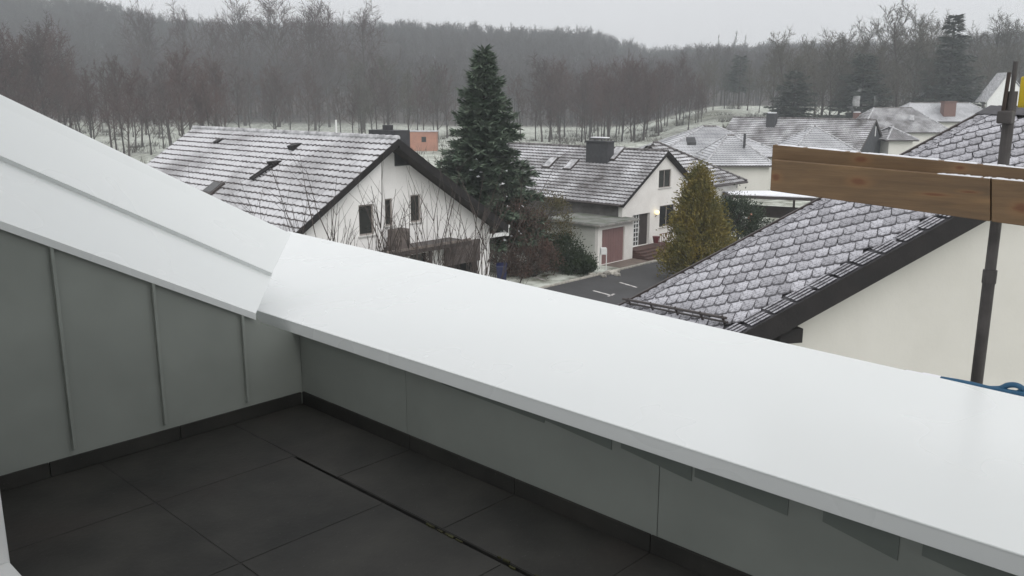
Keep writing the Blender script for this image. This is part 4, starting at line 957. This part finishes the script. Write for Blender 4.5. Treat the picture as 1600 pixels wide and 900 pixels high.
    while a < top - .4:
        be = lerp(fb[1], fv, (a - fb[0]) / (top - fb[0]))
        for q in range(2):
            M4 = Matrix.Translation(P(a + q * .05, be - .24 - q * .15, .016 + .008 * q) - org) @ base @ Matrix.Rotation(rng.uniform(-.25, .05), 4, 'Z')
            ob = link('cut_slate', me, roof); ob.matrix_local = M4
        a += .22
    m = MB(); m.slab([P(fb[0] - .6, fb[1] - .03, -.02), P(top, fv - .03, -.02), P(top, fv + .015, -.02), P(fb[0] - .6, fb[1] + .015, -.02)], n * .07); part(m, 'verge_trim', M['dark_frame'], roof)
    # ridge slates
    m = MB()
    for k in range(16):
        b0 = -.02 + (fv + .02) * k / 16; b1 = -.02 + (fv + .02) * (k + 1.1) / 16
        m.slab([P(top - .42, b0, .03), P(top + .02, b0, .03), P(top + .02, b1, .045), P(top - .42, b1, .045)], n * .012)
    part(m, 'ridge_slates', M['slate_dark'], roof)
    # snow guard rail near the eave
    g0, g1 = S(978, 477), S(1139, 509)
    m = MB(); m.tube([g0 + n * .16, g1 + n * .16], .028, 8); m.tube([g0 + n * .07, g1 + n * .07], .02, 8); sg = part(m, 'snow_guard', M['dark_frame'], roof)
    for t in (.06, .3, .55, .78, .97):
        q = g0.lerp(g1, t); m = MB(); m.box(q - vd * .02 - hd * .015, vd * .04, hd * .03, n * .2); ob = part(m, 'bracket', M['dark_frame'], h)
    # verge board, soffit, purlins, wall
    m = MB(); a, b = P(lowN, -.03, 0), P(top + .02, -.03, 0); m.slab([a, b, b - UP * .42, a - UP * .42], -hd * .035); part(m, 'verge_board', M['dark_wood'], h)
    m = MB(); a2_, b2_ = b, b + vd2 * 9; m.slab([a2_, b2_, b2_ - UP * .42, a2_ - UP * .42], -hd * .035); part(m, 'verge_board', M['dark_wood'], h)
    ov = .55
    wl = on(1212, 560, o + hd * ov, hd); s0 = (wl - o).dot(vp)
    zroof = lambda s: o.z + math.tan(el) * s - .22
    ridge_s = top * math.cos(el); s1 = ridge_s + 6
    pts = [(s0, -o.z), (s1, -o.z), (s1, zroof(2 * ridge_s - s1) - o.z), (ridge_s, zroof(ridge_s) - o.z), (s0, zroof(s0) - o.z)]
    m = wall_poly(pts, [], o + hd * ov, vp, UP, hd * .3); part(m, 'wall', M['cream'], h)
    m = MB(); m.box(o + vp * s0 + hd * (ov + .301) - UP * o.z, vp * .3, hd * (fv - ov - .8), UP * (zroof(s0))); part(m, 'wall', M['cream'], h)
    pu = on(1235, 523, o + hd * .12, hd); sp_ = (pu - o).dot(vp)
    m = MB(); m.box(o + vp * (sp_ - .22) + hd * .10 + UP * (pu.z - o.z - .16), vp * .46, hd * .6, UP * .26); part(m, 'purlin_end', M['dark_wood'], h)
slate_house()

# ------------------------------------------------------------------ vegetation
def rdir(rng, base, ang):
    a = base.cross(Vector((rng.gauss(0, 1), rng.gauss(0, 1), rng.gauss(0, 1))))
    a = a.normalized() if a.length > 1e-6 else Vector((1, 0, 0))
    return Matrix.Rotation(ang, 3, a) @ base
def bare_tree(seed, H=1.0, clear=.28, spread=.26, nlimb=16, nsec=6, ntw=7, blade=.0032, up=.25, lean=.02):
    """unit-height bare broadleaf tree: trunk and limbs as tapering tubes, crown of fine twigs"""
    rng = random.Random(seed); T = MB(); Cn = MB()
    tr = [Vector((0, 0, -.02))]; d = UP.copy(); nseg = 9
    for i in range(nseg):
        d = (d + Vector((rng.gauss(0, .05), rng.gauss(0, .05), .1))).normalized(); tr.append(tr[-1] + d * (.93 / nseg))
    rad_ = [.0115 * (1 - .85 * i / nseg) + .001 for i in range(nseg + 1)]; rad_[0] *= 1.35
    T.tube(tr, rad_, 6)
    def at(t):
        x = t * nseg; i = min(int(x), nseg - 1); return tr[i].lerp(tr[i + 1], x - i)
    def twig(p, dr, ln, w):
        s = dr.cross(Vector((rng.gauss(0, 1), rng.gauss(0, 1), rng.gauss(0, 1)))).normalized() * w
        Cn.face([p - s, p + s, p + dr * ln])
    for k in range(nlimb):
        t = clear + (1 - clear) * ((k + rng.random()) / nlimb) ** .9; p = at(min(t, .99)); az = k * 2.4 + rng.uniform(-.5, .5)
        el = rng.uniform(.45, .95) + .35 * t; d = Vector((math.cos(az) * math.cos(el), math.sin(az) * math.cos(el), math.sin(el)))
        ln = (spread * (1.15 - .75 * ((t - clear) / (1 - clear)) ** 1.5) + .05) * rng.uniform(.8, 1.2); path = [p]; ns = 5
        for i in range(ns):
            d = (d + Vector((rng.gauss(0, .16), rng.gauss(0, .16), up * .35))).normalized(); path.append(path[-1] + d * ln / ns)
        r0 = .0045 * (1.1 - .6 * t); T.tube(path, [r0 * (1 - .8 * i / ns) for i in range(ns + 1)], 4, False)
        for j in range(nsec):
            u = .2 + .8 * (j + rng.random()) / nsec; x = u * ns; i = min(int(x), ns - 1); q = path[i].lerp(path[i + 1], x - i)
            d2 = rdir(rng, d, rng.uniform(.4, 1.0)); d2 = (d2 + UP * up).normalized(); l2 = ln * rng.uniform(.28, .5); e = q + d2 * l2
            twig(q, d2, l2, blade * .9)
            for w in range(ntw):
                f = .15 + .85 * (w + rng.random()) / ntw; d3 = (rdir(rng, d2, rng.uniform(.3, 1.1)) + UP * up * .6).normalized()
                b = q.lerp(e, f); l3 = l2 * rng.uniform(.35, .7); twig(b, d3, l3, blade * .62)
                for z in range(3):
                    d4 = (rdir(rng, d3, rng.uniform(.3, 1.0)) + UP * .15).normalized(); twig(b + d3 * l3 * rng.uniform(.2, .9), d4, l3 * rng.uniform(.4, .8), blade * .5)
    return T, Cn
O0 = Vector((0, 0, 0))
BARE = []
for s, kw in enumerate([dict(clear=.16, nlimb=19), dict(spread=.20, clear=.22, nlimb=18), dict(spread=.30, nlimb=20, clear=.14), dict(spread=.16, clear=.18, nlimb=22, nsec=5), dict(spread=.24, clear=.30), dict(spread=.33, nlimb=22, clear=.14, nsec=7)]):
    T, Cn = bare_tree(100 + s, **kw); BARE.append((T.mesh('trunk', O0, M['bark'], fix=False), Cn.mesh('crown', O0, M['twig'], fix=False)))
def recolor(pairs, m): 
    out_ = []
    for t, c in pairs: c2 = c.copy(); c2.materials[0] = m; out_.append((t, c2))
    return out_
BARE_G = recolor(BARE, M['twig_green']); BARE_R = recolor(BARE, M['twig_red'])
def put_tree(pair, loc, H, rz, wid, name, label, group, cat='tree'):
    e = bpy.data.objects.new(name, None); col.objects.link(e); e.location = loc; e.rotation_euler = (0, 0, rz); e.scale = (H * wid, H * wid, H); e.empty_display_size = .1
    tag(e, label, cat, group)
    for nm, me in zip(('trunk', 'crown'), pair): link(nm, me, e)
    return e
rng = random.Random(77)
FORM = ['round-crowned', 'slim', 'wide-crowned', 'narrow upright', 'high-crowned', 'broad spreading']
def tree_at(x, Y, top, pairs, label, group, wid=1.0, name='bare_tree', hmin=5):
    if isinstance(pairs, list):
        pairs = rng.choice(pairs)
        for tone, fam in (('dark grey', BARE), ('olive grey', BARE_G), ('reddish brown', BARE_R)):
            if pairs in fam: label = label.replace('TREE', FORM[fam.index(pairs)] + ' ' + tone + ' leafless tree')
    p = atY(x, top, Y); z = ground(p.x, Y); H = max(hmin, p.z - z)
    put_tree(pairs, (p.x, Y, z - .1), H, rng.uniform(0, 6.28), wid * rng.uniform(.85, 1.15), name, label, group)
G1, T1 = 'bare trees in the dark stand at the meadow edge', 'TREE in the stand behind the white gable house'
G2, T2 = 'bare trees of the brown grove', 'TREE in the dense grove beyond the garage house'
G3, T3 = 'broad grey-green trees above the frosted roofs', 'TREE above the frosted bungalow roofs'
for k in range(32):
    x = -60 + k * 12.5 + rng.uniform(-9, 9); Y = rng.uniform(138, 185); tree_at(x, Y, rng.uniform(84, 140) - 42 * math.exp(-((x - 20) / 130) ** 2), BARE if k % 4 else BARE_R, T1, G1)
for k in range(38):
    x = -60 + k * 20 + rng.uniform(-14, 14); Y = rng.uniform(195, 240); tree_at(x, Y, rng.uniform(92, 142), BARE_R if k % 3 == 0 else BARE, T1, G1)
for x, t, w in [(210, 24, 1.0), (285, 24, .8), (372, 20, .9), (425, 12, 1.15), (484, 20, .9), (507, 18, .9), (560, 26, 1.0), (240, 40, 1), (330, 45, 1)]:
    tree_at(x, rng.uniform(262, 300), t, [BARE[0], BARE[2], BARE[5]], 'tall TREE rising against the sky above the hillside wood', 'tall bare trees against the sky', w)
for k in range(50):
    x = rng.uniform(812, 1108); Y = rng.uniform(185, 240); tree_at(x, Y, rng.uniform(98, 138) + 14 * max(0, (850 - x) / 40) + (10 if x > 1085 else 0), [BARE_R, BARE, BARE][k % 3], T2, G2)
for k in range(9):
    x = rng.uniform(560, 690); tree_at(x, rng.uniform(185, 235), rng.uniform(98, 140), BARE_G, T1, G1)
tree_at(697, 215, 108, [BARE[3]], 'slender pale birch beside the tall blue-green conifer', None)
for x, Y, t, w in [(1118, 240, 92, .9), (1135, 250, 100, .9), (1172, 235, 96, 1.0), (1190, 225, 105, 1.0), (1100, 225, 100, .9), (1150, 270, 88, .8)]:
    tree_at(x, Y, t, BARE_G, 'TREE standing thinly in the snowy clearing', 'thin trees in the snowy clearing', w)
for x, Y, t, w in [(1212, 175, 78, 1.1), (1232, 165, 58, 1.2), (1262, 180, 66, 1.2), (1292, 170, 60, 1.3), (1318, 160, 62, 1.3), (1342, 170, 46, 1.3), (1372, 165, 52, 1.2), (1398, 172, 44, 1.2), (1418, 165, 18, 1.3), (1442, 170, 34, 1.2), (1462, 180, 40, 1.1), (1530, 185, 55, 1.1), (1552, 180, 32, 1.3), (1578, 178, 40, 1.3), (1604, 175, 44, 1.3),
                   (1250, 155, 95, 1.2), (1300, 152, 88, 1.3), (1385, 150, 80, 1.4), (1430, 155, 78, 1.3), (1450, 150, 95, 1.2), (1545, 165, 80, 1.2), (1585, 165, 85, 1.2), (1275, 150, 110, 1.2), (1410, 148, 105, 1.3)]:
    tree_at(x, Y + 28, t, [BARE_G[0], BARE_G[2], BARE_G[5], BARE_G[4]], T3, G3, w)
pop = bare_tree(301, clear=.08, spread=.055, nlimb=26, nsec=4, ntw=4, up=1.2); pop = (pop[0].mesh('trunk', O0, M['bark'], fix=False), pop[1].mesh('crown', O0, M['twig_green'], fix=False))
for x, t in [(1128, 52), (1141, 46), (1156, 52)]:
    tree_at(x, 560, t - 2, pop, 'slim poplar poking above the far wooded skyline', 'poplars on the far skyline', 1.0, 'poplar')

# spruce and other evergreens
def conifer(seed, H, width, m, tiers=26, per=11, droop=.35, dens=1.0, m_trunk=None, top_pow=.85, leafsz=.16, bare=.06, lift=(-.45, .3)):
    rng = random.Random(seed); T = MB(); Cn = MB()
    T.tube([Vector((0, 0, -.2)), Vector((.03, 0, H * .5)), Vector((0, 0, H * .98))], [H * .018, H * .011, H * .002], 7)
    for k in range(tiers):
        t = (k + .3) / tiers; z = H * (bare + (1 - bare) * t); R0 = width / 2 * (1 - t) ** top_pow + .08
        n = max(4, int(per * (1 - .55 * t)))
        for j in range(n):
            az = j * 2 * math.pi / n + k * 1.3 + rng.uniform(-.35, .35); L0 = R0 * rng.choice((rng.uniform(.45, .8), rng.uniform(.8, 1.0), rng.uniform(.9, 1.22)))
            zz = z + rng.uniform(-.5, .5) * H / tiers
            d = Vector((math.cos(az), math.sin(az), 0)); s = Vector((-d.y, d.x, 0)); path = []
            for i in range(5):
                u = i / 4; path.append(Vector((0, 0, zz)) + d * L0 * u + UP * (-droop * L0 * u + .42 * droop * L0 * u * u * 1.6 + (.35 * L0 * u if t > .8 else 0)))
            T.tube(path, [.028, .022, .016, .01, .004], 3, False)
            nn_ = max(5, int(L0 / leafsz * 2.6 * dens))
            for i in range(nn_):
                u = .12 + .88 * (i + rng.random()) / nn_; x = u * 4; a = min(int(x), 3); p = path[a].lerp(path[a + 1], x - a)
                wid = leafsz * (1.1 + .9 * (1 - u)) * 1.7
                for sg in (-1, 1):
                    for rep in range(2):
                        dr = (s * sg * rng.uniform(.4, 1.1) + d * rng.uniform(.5, 1.0) + UP * rng.uniform(*lift)).normalized(); ln = wid * rng.uniform(.7, 1.3)
                        w = dr.cross(UP + Vector((rng.gauss(0, .5), rng.gauss(0, .5), 0))).normalized() * leafsz * rng.uniform(.2, .38)
                        Cn.face([p - w * .5, p + dr * ln * .5 - w, p + dr * ln, p + dr * ln * .5 + w])
    return T.mesh('trunk', O0, m_trunk or M['bark'], fix=False), Cn.mesh('crown', O0, m, fix=False)
def put_conifer(pair, loc, name, label, group=None, rz=0, s=1.0):
    e = bpy.data.objects.new(name, None); col.objects.link(e); e.location = loc; e.rotation_euler = (0, 0, rz); e.scale = (s, s, s); tag(e, label, 'tree', group)
    for nm, me in zip(('trunk', 'crown'), pair): link(nm, me, e)
p = atY(755, 78, 50.0); put_conifer(conifer(11, p.z + .1, 7.3, M['needle'], 40, 14, .10, 1.3, top_pow=.82, leafsz=.22, bare=.16, lift=(-.6, .75)), (p.x, 50, -.1), 'spruce_tree', 'tall blue-green conifer between the gable house and the garage house')
rs_ = random.Random(6); sm = MB()
for k in range(46):
    zz = rs_.uniform(2.2, 7.0); az = rs_.uniform(-2.8, -.2); rr_ = 3.5 * (1 - zz / 13.2) * rs_.uniform(.75, 1.0); c = Vector((math.cos(az) * rr_, math.sin(az) * rr_, zz)); w = rs_.uniform(.05, .13); t_ = Vector((-math.sin(az), math.cos(az), 0))
    sm.slab([c - t_ * w, c - t_ * w * .3 + Vector((math.cos(az), math.sin(az), -.2)) * .06, c + t_ * w, c + UP * .06 - Vector((math.cos(az), math.sin(az), 0)) * .07], UP * .03)
so = link('snow_patches', sm.mesh('snow_patches', O0, M['snow']), bpy.data.objects['spruce_tree']); so['kind'] = 'stuff'
Y = 178; p = atY(1494, 20, Y); z = ground(p.x, Y); put_conifer(conifer(12, p.z - z, 18.5, M['needle_dark'], 28, 12, .22, .7, top_pow=.9, leafsz=.55, bare=.12), (p.x, Y, z), 'spruce_tree', 'tall dark spruce with wide layered boughs above the far brick chimney')
Y = 170; p = atY(1243, 112, Y); z = ground(p.x, Y); put_conifer(conifer(13, p.z - z, 10.5, M['needle_dark'], 16, 11, -.1, .7, top_pow=.5, leafsz=.45, bare=.22), (p.x, Y, z), 'pine_tree', 'rounded dark pine in front of the grey-green trees')
Y = 176; p = atY(1352, 84, Y); z = ground(p.x, Y); put_conifer(conifer(14, p.z - z, 15.0, M['needle_dark'], 20, 12, .05, .65, top_pow=.55, leafsz=.5, bare=.1), (p.x, Y, z), 'pine_tree', 'bulky dark evergreen behind the drifting chimney smoke')
Y = 245; p = atY(1158, 88, Y); z = ground(p.x, Y); put_conifer(conifer(15, p.z - z, 9.0, M['needle_dark'], 14, 9, -.1, .45, top_pow=.5, leafsz=.6, bare=.35), (p.x, Y, z), 'pine_tree', 'lone dark pine standing above the snowy clearing')

# golden thuja and leafy shrubs
def leafy(seed, H, width, m, n=9000, shape='cone', leaf=.10, m2=None, upr=.9):
    """many small upright leaf sprays in clumps through the volume, over a branching stem"""
    rng = random.Random(seed); T = MB(); Cn = MB()
    clumps = []
    for k in range(max(40, n // 110)):
        t = rng.random() ** .8; z = H * (.04 + .93 * t)
        if shape == 'cone': R0 = width / 2 * (min(1, .55 + 2.2 * t) if t < .25 else 1.0) * (1 - max(0, (t - .18) / .82) ** 1.25) + .05
        else: R0 = width / 2 * math.sqrt(max(0.05, 1 - (2 * t - .85) ** 2 * .7))
        az = rng.uniform(0, 6.283); rr = R0 * rng.uniform(.35, 1.12) ** .7
        clumps.append((Vector((math.cos(az) * rr, math.sin(az) * rr, z)), rng.uniform(.10, .24) * (width / 3.0) ** .5))
    for c, cr in clumps:
        T.tube([Vector((c.x * .12, c.y * .12, max(0, c.z - cr * 5 - .3))), c], [.025, .006], 3, False)
        for i in range(110):
            p = c + Vector((rng.gauss(0, cr), rng.gauss(0, cr), rng.gauss(0, cr * 1.5)))
            if p.z < .02: continue
            d = (Vector((p.x - c.x, p.y - c.y, 0)) * 2 + Vector((c.x, c.y, 0)) * .3 + UP * upr + Vector((rng.gauss(0, .4), rng.gauss(0, .4), rng.gauss(0, .4)))).normalized(); ln = leaf * rng.uniform(.7, 1.5)
            w = d.cross(Vector((rng.gauss(0, 1), rng.gauss(0, 1), rng.gauss(0, .4)))).normalized() * leaf * rng.uniform(.18, .34)
            Cn.face([p - w * .4, p + d * ln * .5 - w, p + d * ln, p + d * ln * .5 + w])
    T.tube([Vector((0, 0, -.1)), Vector((0, 0, H * .75))], [.09, .03], 6)
    return T.mesh('trunk', O0, M['bark'], fix=False), Cn.mesh('crown', O0, m, fix=False)
b = onz(1086, 437); top = atY(1088, 266, b.y).z
put_conifer(leafy(21, top, 3.9, M['gold'], 32000, 'cone', .14), (b.x, b.y, 0), 'thuja_tree', 'golden brown conical thuja in front of the garage house')
b = onz(1150, 396); put_conifer(leafy(22, atY(1150, 315, b.y).z, 3.6, M['green'], 9000, 'dome', .14), (b.x, b.y, 0), 'shrub', 'dark green rounded shrub beside the golden thuja')
G4 = 'shrubs between the two houses'
for sd, x, yb, yt, w, mm, lb in [(31, 880, 424, 372, 2.4, 'green', 'low dark green shrub against the garage side wall'), (32, 905, 428, 402, 1.6, 'green', 'small dark green shrub at the foot of the garage corner'), (33, 848, 418, 305, 3.8, 'olive', 'tall olive brown shrub beside the garage'), (34, 800, 428, 318, 4.0, 'hedge', 'reddish brown dense shrub at the gable house corner'),
                              (35, 775, 410, 312, 3.4, 'olive', 'olive shrub under the tall blue-green conifer'), (36, 830, 432, 372, 2.8, 'hedge', 'low brown shrub at the edge of the street')]:
    b = onz(x, yb); put_conifer(leafy(sd, atY(x, yt, b.y).z, w, M[mm], 7000, 'dome', .11), (b.x, b.y, 0), 'shrub', lb, G4)
# bare shrubs with long upright rods
def rods(seed, H, n, spread, m):
    rng = random.Random(seed); T = MB()
    for k in range(n):
        az = rng.uniform(0, 6.283); d = Vector((math.cos(az) * rng.uniform(.05, spread), math.sin(az) * rng.uniform(.05, spread), 1)).normalized(); p = Vector((rng.gauss(0, .15), rng.gauss(0, .15), 0)); L0 = H * rng.uniform(.6, 1.0); path = [p]
        for i in range(6): d = (d + Vector((rng.gauss(0, .07), rng.gauss(0, .07), .05))).normalized(); path.append(path[-1] + d * L0 / 6)
        r = rng.uniform(.018, .034); T.tube(path, [r * (1 - .8 * i / 6) for i in range(7)], 5, False)
        for j in range(rng.randint(3, 7)):
            i = rng.randint(2, 5); q = path[i]; d2 = rdir(rng, d, rng.uniform(.35, .8)); d2 = (d2 + UP * .35).normalized(); l2 = L0 * rng.uniform(.12, .3)
            pp = [q, q + d2 * l2 * .5 + Vector((rng.gauss(0, .04), rng.gauss(0, .04), .03)), q + d2 * l2 + UP * l2 * .15]; T.tube(pp, [r * .55, r * .38, r * .12], 4, False)
            for z in range(2):
                q2 = pp[1].lerp(pp[2], rng.random()); d3 = (rdir(rng, d2, .6) + UP * .2).normalized(); T.tube([q2, q2 + d3 * l2 * .45], [r * .25, r * .08], 3, False)
    return T
for k, (x, Y, top, n, s_) in enumerate([(500, 22.5, 270, 9, .30), (560, 23, 268, 8, .30), (612, 24, 262, 9, .26), (668, 25, 280, 9, .32), (712, 25.5, 262, 10, .34), (745, 26.5, 300, 8, .30), (455, 22, 310, 6, .3), (640, 21, 300, 7, .3)]):
    p = atY(x, top, Y); t = rods(50 + k, p.z, n + 3, s_, None)
    o = link('bare_shrub', t.mesh('bare_shrub', O0, M['bark'], fix=False)); o.location = (p.x, Y, 0)
    tag(o, 'bare shrub of long upright rods in front of the white gable house', 'shrub', 'bare shrubs before the gable house')

# small things by the street
b = onz(784, 441); m = MB(); m.hexa([b + Vector(v) for v in ((-.24, -.26, 0), (.24, -.26, 0), (.24, .26, 0), (-.24, .26, 0), (-.29, -.33, .92), (.29, -.33, .92), (.29, .33, .92), (-.29, .33, .92))])
bn = empty('wheelie_bin', b, 'dark blue wheeled bin beside the gable house', 'bin'); part(m, 'body', M['bin'], bn, bevel=.03)
m = MB(); m.hexa([b + Vector(v) for v in ((-.31, -.36, .925), (.31, -.36, .925), (.31, .36, .925), (-.31, .36, .925), (-.29, -.33, .97), (.29, -.33, .97), (.29, .33, 1.04), (-.29, .33, 1.04))]); part(m, 'lid', M['bin'], bn, bevel=.015)
for sx in (-.2, .2):
    m = MB(); m.tube([b + Vector((sx - .03, .3, .1)), b + Vector((sx + .03, .3, .1))], .1, 10); part(m, 'wheel', M['dark_frame'], bn)
b0, b1 = onz(937, 423), onz(947, 424); bt = atY(943, 386, b0.y).z; sg = empty('letter_box_stand', (b0 + b1) / 2, 'pale letter box on two white posts by the garage', 'letter box')
for q in (b0, b1): m = MB(); m.tube([q, Vector((q.x, q.y, bt - .05))], .03, 8); part(m, 'post', M['frame_white'], sg)
c = (b0 + b1) / 2; m = MB(); m.box(Vector((c.x - .15, c.y - .12, bt - .42)), Vector((.33, 0, 0)), Vector((0, .24, 0)), UP * .4); part(m, 'box', M['frame_white'], sg, bevel=.02)
rng2 = random.Random(8)
for k, (x, y) in enumerate([(936, 430), (948, 429), (953, 426), (958, 428), (963, 426), (965, 431), (943, 433), (920, 428), (925, 431)]):
    q = onz(x, y); bm = bmesh.new(); bmesh.ops.create_icosphere(bm, subdivisions=1, radius=rng2.uniform(.14, .24))
    for v in bm.verts: v.co = Vector((v.co.x * 1.2, v.co.y, v.co.z * .75)) * rng2.uniform(.85, 1.15)
    me = bpy.data.meshes.new('boulder'); bm.to_mesh(me); bm.free(); me.materials.append(M['stone']); o = link('boulder', me); o.location = q + UP * .07
    tag(o, 'small pale edging stone at the foot of the letter box stand', 'stone', 'edging stones by the letter box')
q = atY(1173, 345, 60.); m = MB(); m.tube([Vector((q.x, 60, 0)), Vector((q.x, 60, q.z - .3)), Vector((q.x, 60, q.z + .35)), Vector((q.x, 60, q.z + .55))], [.16, .18, .22, .06], 10); single(m, 'garden_post', M['terracotta'], (q.x, 60, 0), 'reddish clay garden column under the carport edge', 'column')
q = onl(1025, 374, 31.6); m = MB(); m.tube([q - UP * .22, q + UP * .2], [.16, .24], 10); single(m, 'flower_pot', plain('red_pot', (.13, .03, .035), rough=.5), q - UP * .22, 'dark red pot on the steps by the lit lamp', 'pot')

# ---- far woodland on the hillside: one mass
def forest():
    src = bpy.data.collections.new('forest_source')
    for s, kw in enumerate([dict(spread=.26, clear=.3), dict(spread=.2, clear=.35), dict(spread=.32, clear=.25)]):
        T, Cn = bare_tree(400 + s, nlimb=14, nsec=5, ntw=5, blade=.0048, **kw)
        b = len(T.v); T.v += Cn.v; T.f += [tuple(i + b for i in f) for f in Cn.f]; T.uv += Cn.uv
        o = bpy.data.objects.new('forest_tree_source', T.mesh('forest_tree', O0, M['far_twig'], fix=False)); src.objects.link(o)
    r = random.Random(12); pts = []
    for k in range(90000):
        Y = r.uniform(285, 640); a = r.uniform(-.72, .72); x = a * Y
        if r.random() > Y / 640 or woodland(x, Y) < .6: continue
        pts.append((x, Y, ground(x, Y) - .2))
        if len(pts) >= 6500: break
    me = bpy.data.meshes.new('hillside_wood'); me.from_pydata(pts, [], [])
    o = link('hillside_wood', me); tag(o, 'hazy bare wood covering the far hillside', 'wood', None, 'stuff')
    g = bpy.data.node_groups.new('scatter_wood', 'GeometryNodeTree')
    g.interface.new_socket('Geometry', in_out='INPUT', socket_type='NodeSocketGeometry'); g.interface.new_socket('Geometry', in_out='OUTPUT', socket_type='NodeSocketGeometry')
    gi, go = N(g, 'NodeGroupInput'), N(g, 'NodeGroupOutput')
    ci = N(g, 'GeometryNodeCollectionInfo'); ci.inputs['Collection'].default_value = src; ci.inputs['Separate Children'].default_value = True; ci.inputs['Reset Children'].default_value = True
    ip = N(g, 'GeometryNodeInstanceOnPoints'); ip.inputs['Pick Instance'].default_value = True
    rs = N(g, 'FunctionNodeRandomValue', data_type='FLOAT'); rs.inputs[2].default_value = 13.0; rs.inputs[3].default_value = 21.0
    rr = N(g, 'FunctionNodeRandomValue', data_type='FLOAT_VECTOR'); rr.inputs[0].default_value = (0, 0, 0); rr.inputs[1].default_value = (.05, .05, 6.28)
    g.links.new(gi.outputs[0], ip.inputs['Points']); g.links.new(ci.outputs[0], ip.inputs['Instance']); g.links.new(rs.outputs[1], ip.inputs['Scale']); g.links.new(rr.outputs[0], ip.inputs['Rotation']); g.links.new(ip.outputs[0], go.inputs[0])
    md = o.modifiers.new('scatter', 'NODES'); md.node_group = g
forest()
# low scrub along the meadow
def scrub():
    r = random.Random(31); mb = MB()
    for k in range(230):
        x = r.uniform(60, 1230); yb = r.uniform(192, 232); Y = r.uniform(105, 250); p = atY(x, yb, Y); z = ground(p.x, Y)
        if -12 < p.x < -4 and Y < 125: continue
        H = r.uniform(.8, 3.0); w = r.uniform(.5, 1.5)
        for i in range(46):
            d = Vector((r.gauss(0, .5), r.gauss(0, .5), 1)).normalized(); b = Vector((p.x + r.gauss(0, w), Y + r.gauss(0, w), z)); s = d.cross(Vector((r.gauss(0, 1), r.gauss(0, 1), 0))).normalized() * .045
            mb.face([b - s, b + s, b + d * H * r.uniform(.5, 1)])
    single(mb, 'meadow_scrub', M['twig_green'], O0, 'low leafless scrub and brush along the meadow', 'scrub', kind='stuff')
scrub()
# ---- haze
mb = MB(); mb.hexa([Vector(v) for v in ((-960, -320, -2), (960, -320, -2), (960, 960, -2), (-960, 960, -2), (-960, -320, 110), (960, -320, 110), (960, 960, 110), (-960, 960, 110))])
single(mb, 'haze', M['haze'], O0, kind='stuff')
sc.cycles.volume_bounces = 1; sc.cycles.max_bounces = 8; sc.cycles.transparent_max_bounces = 8
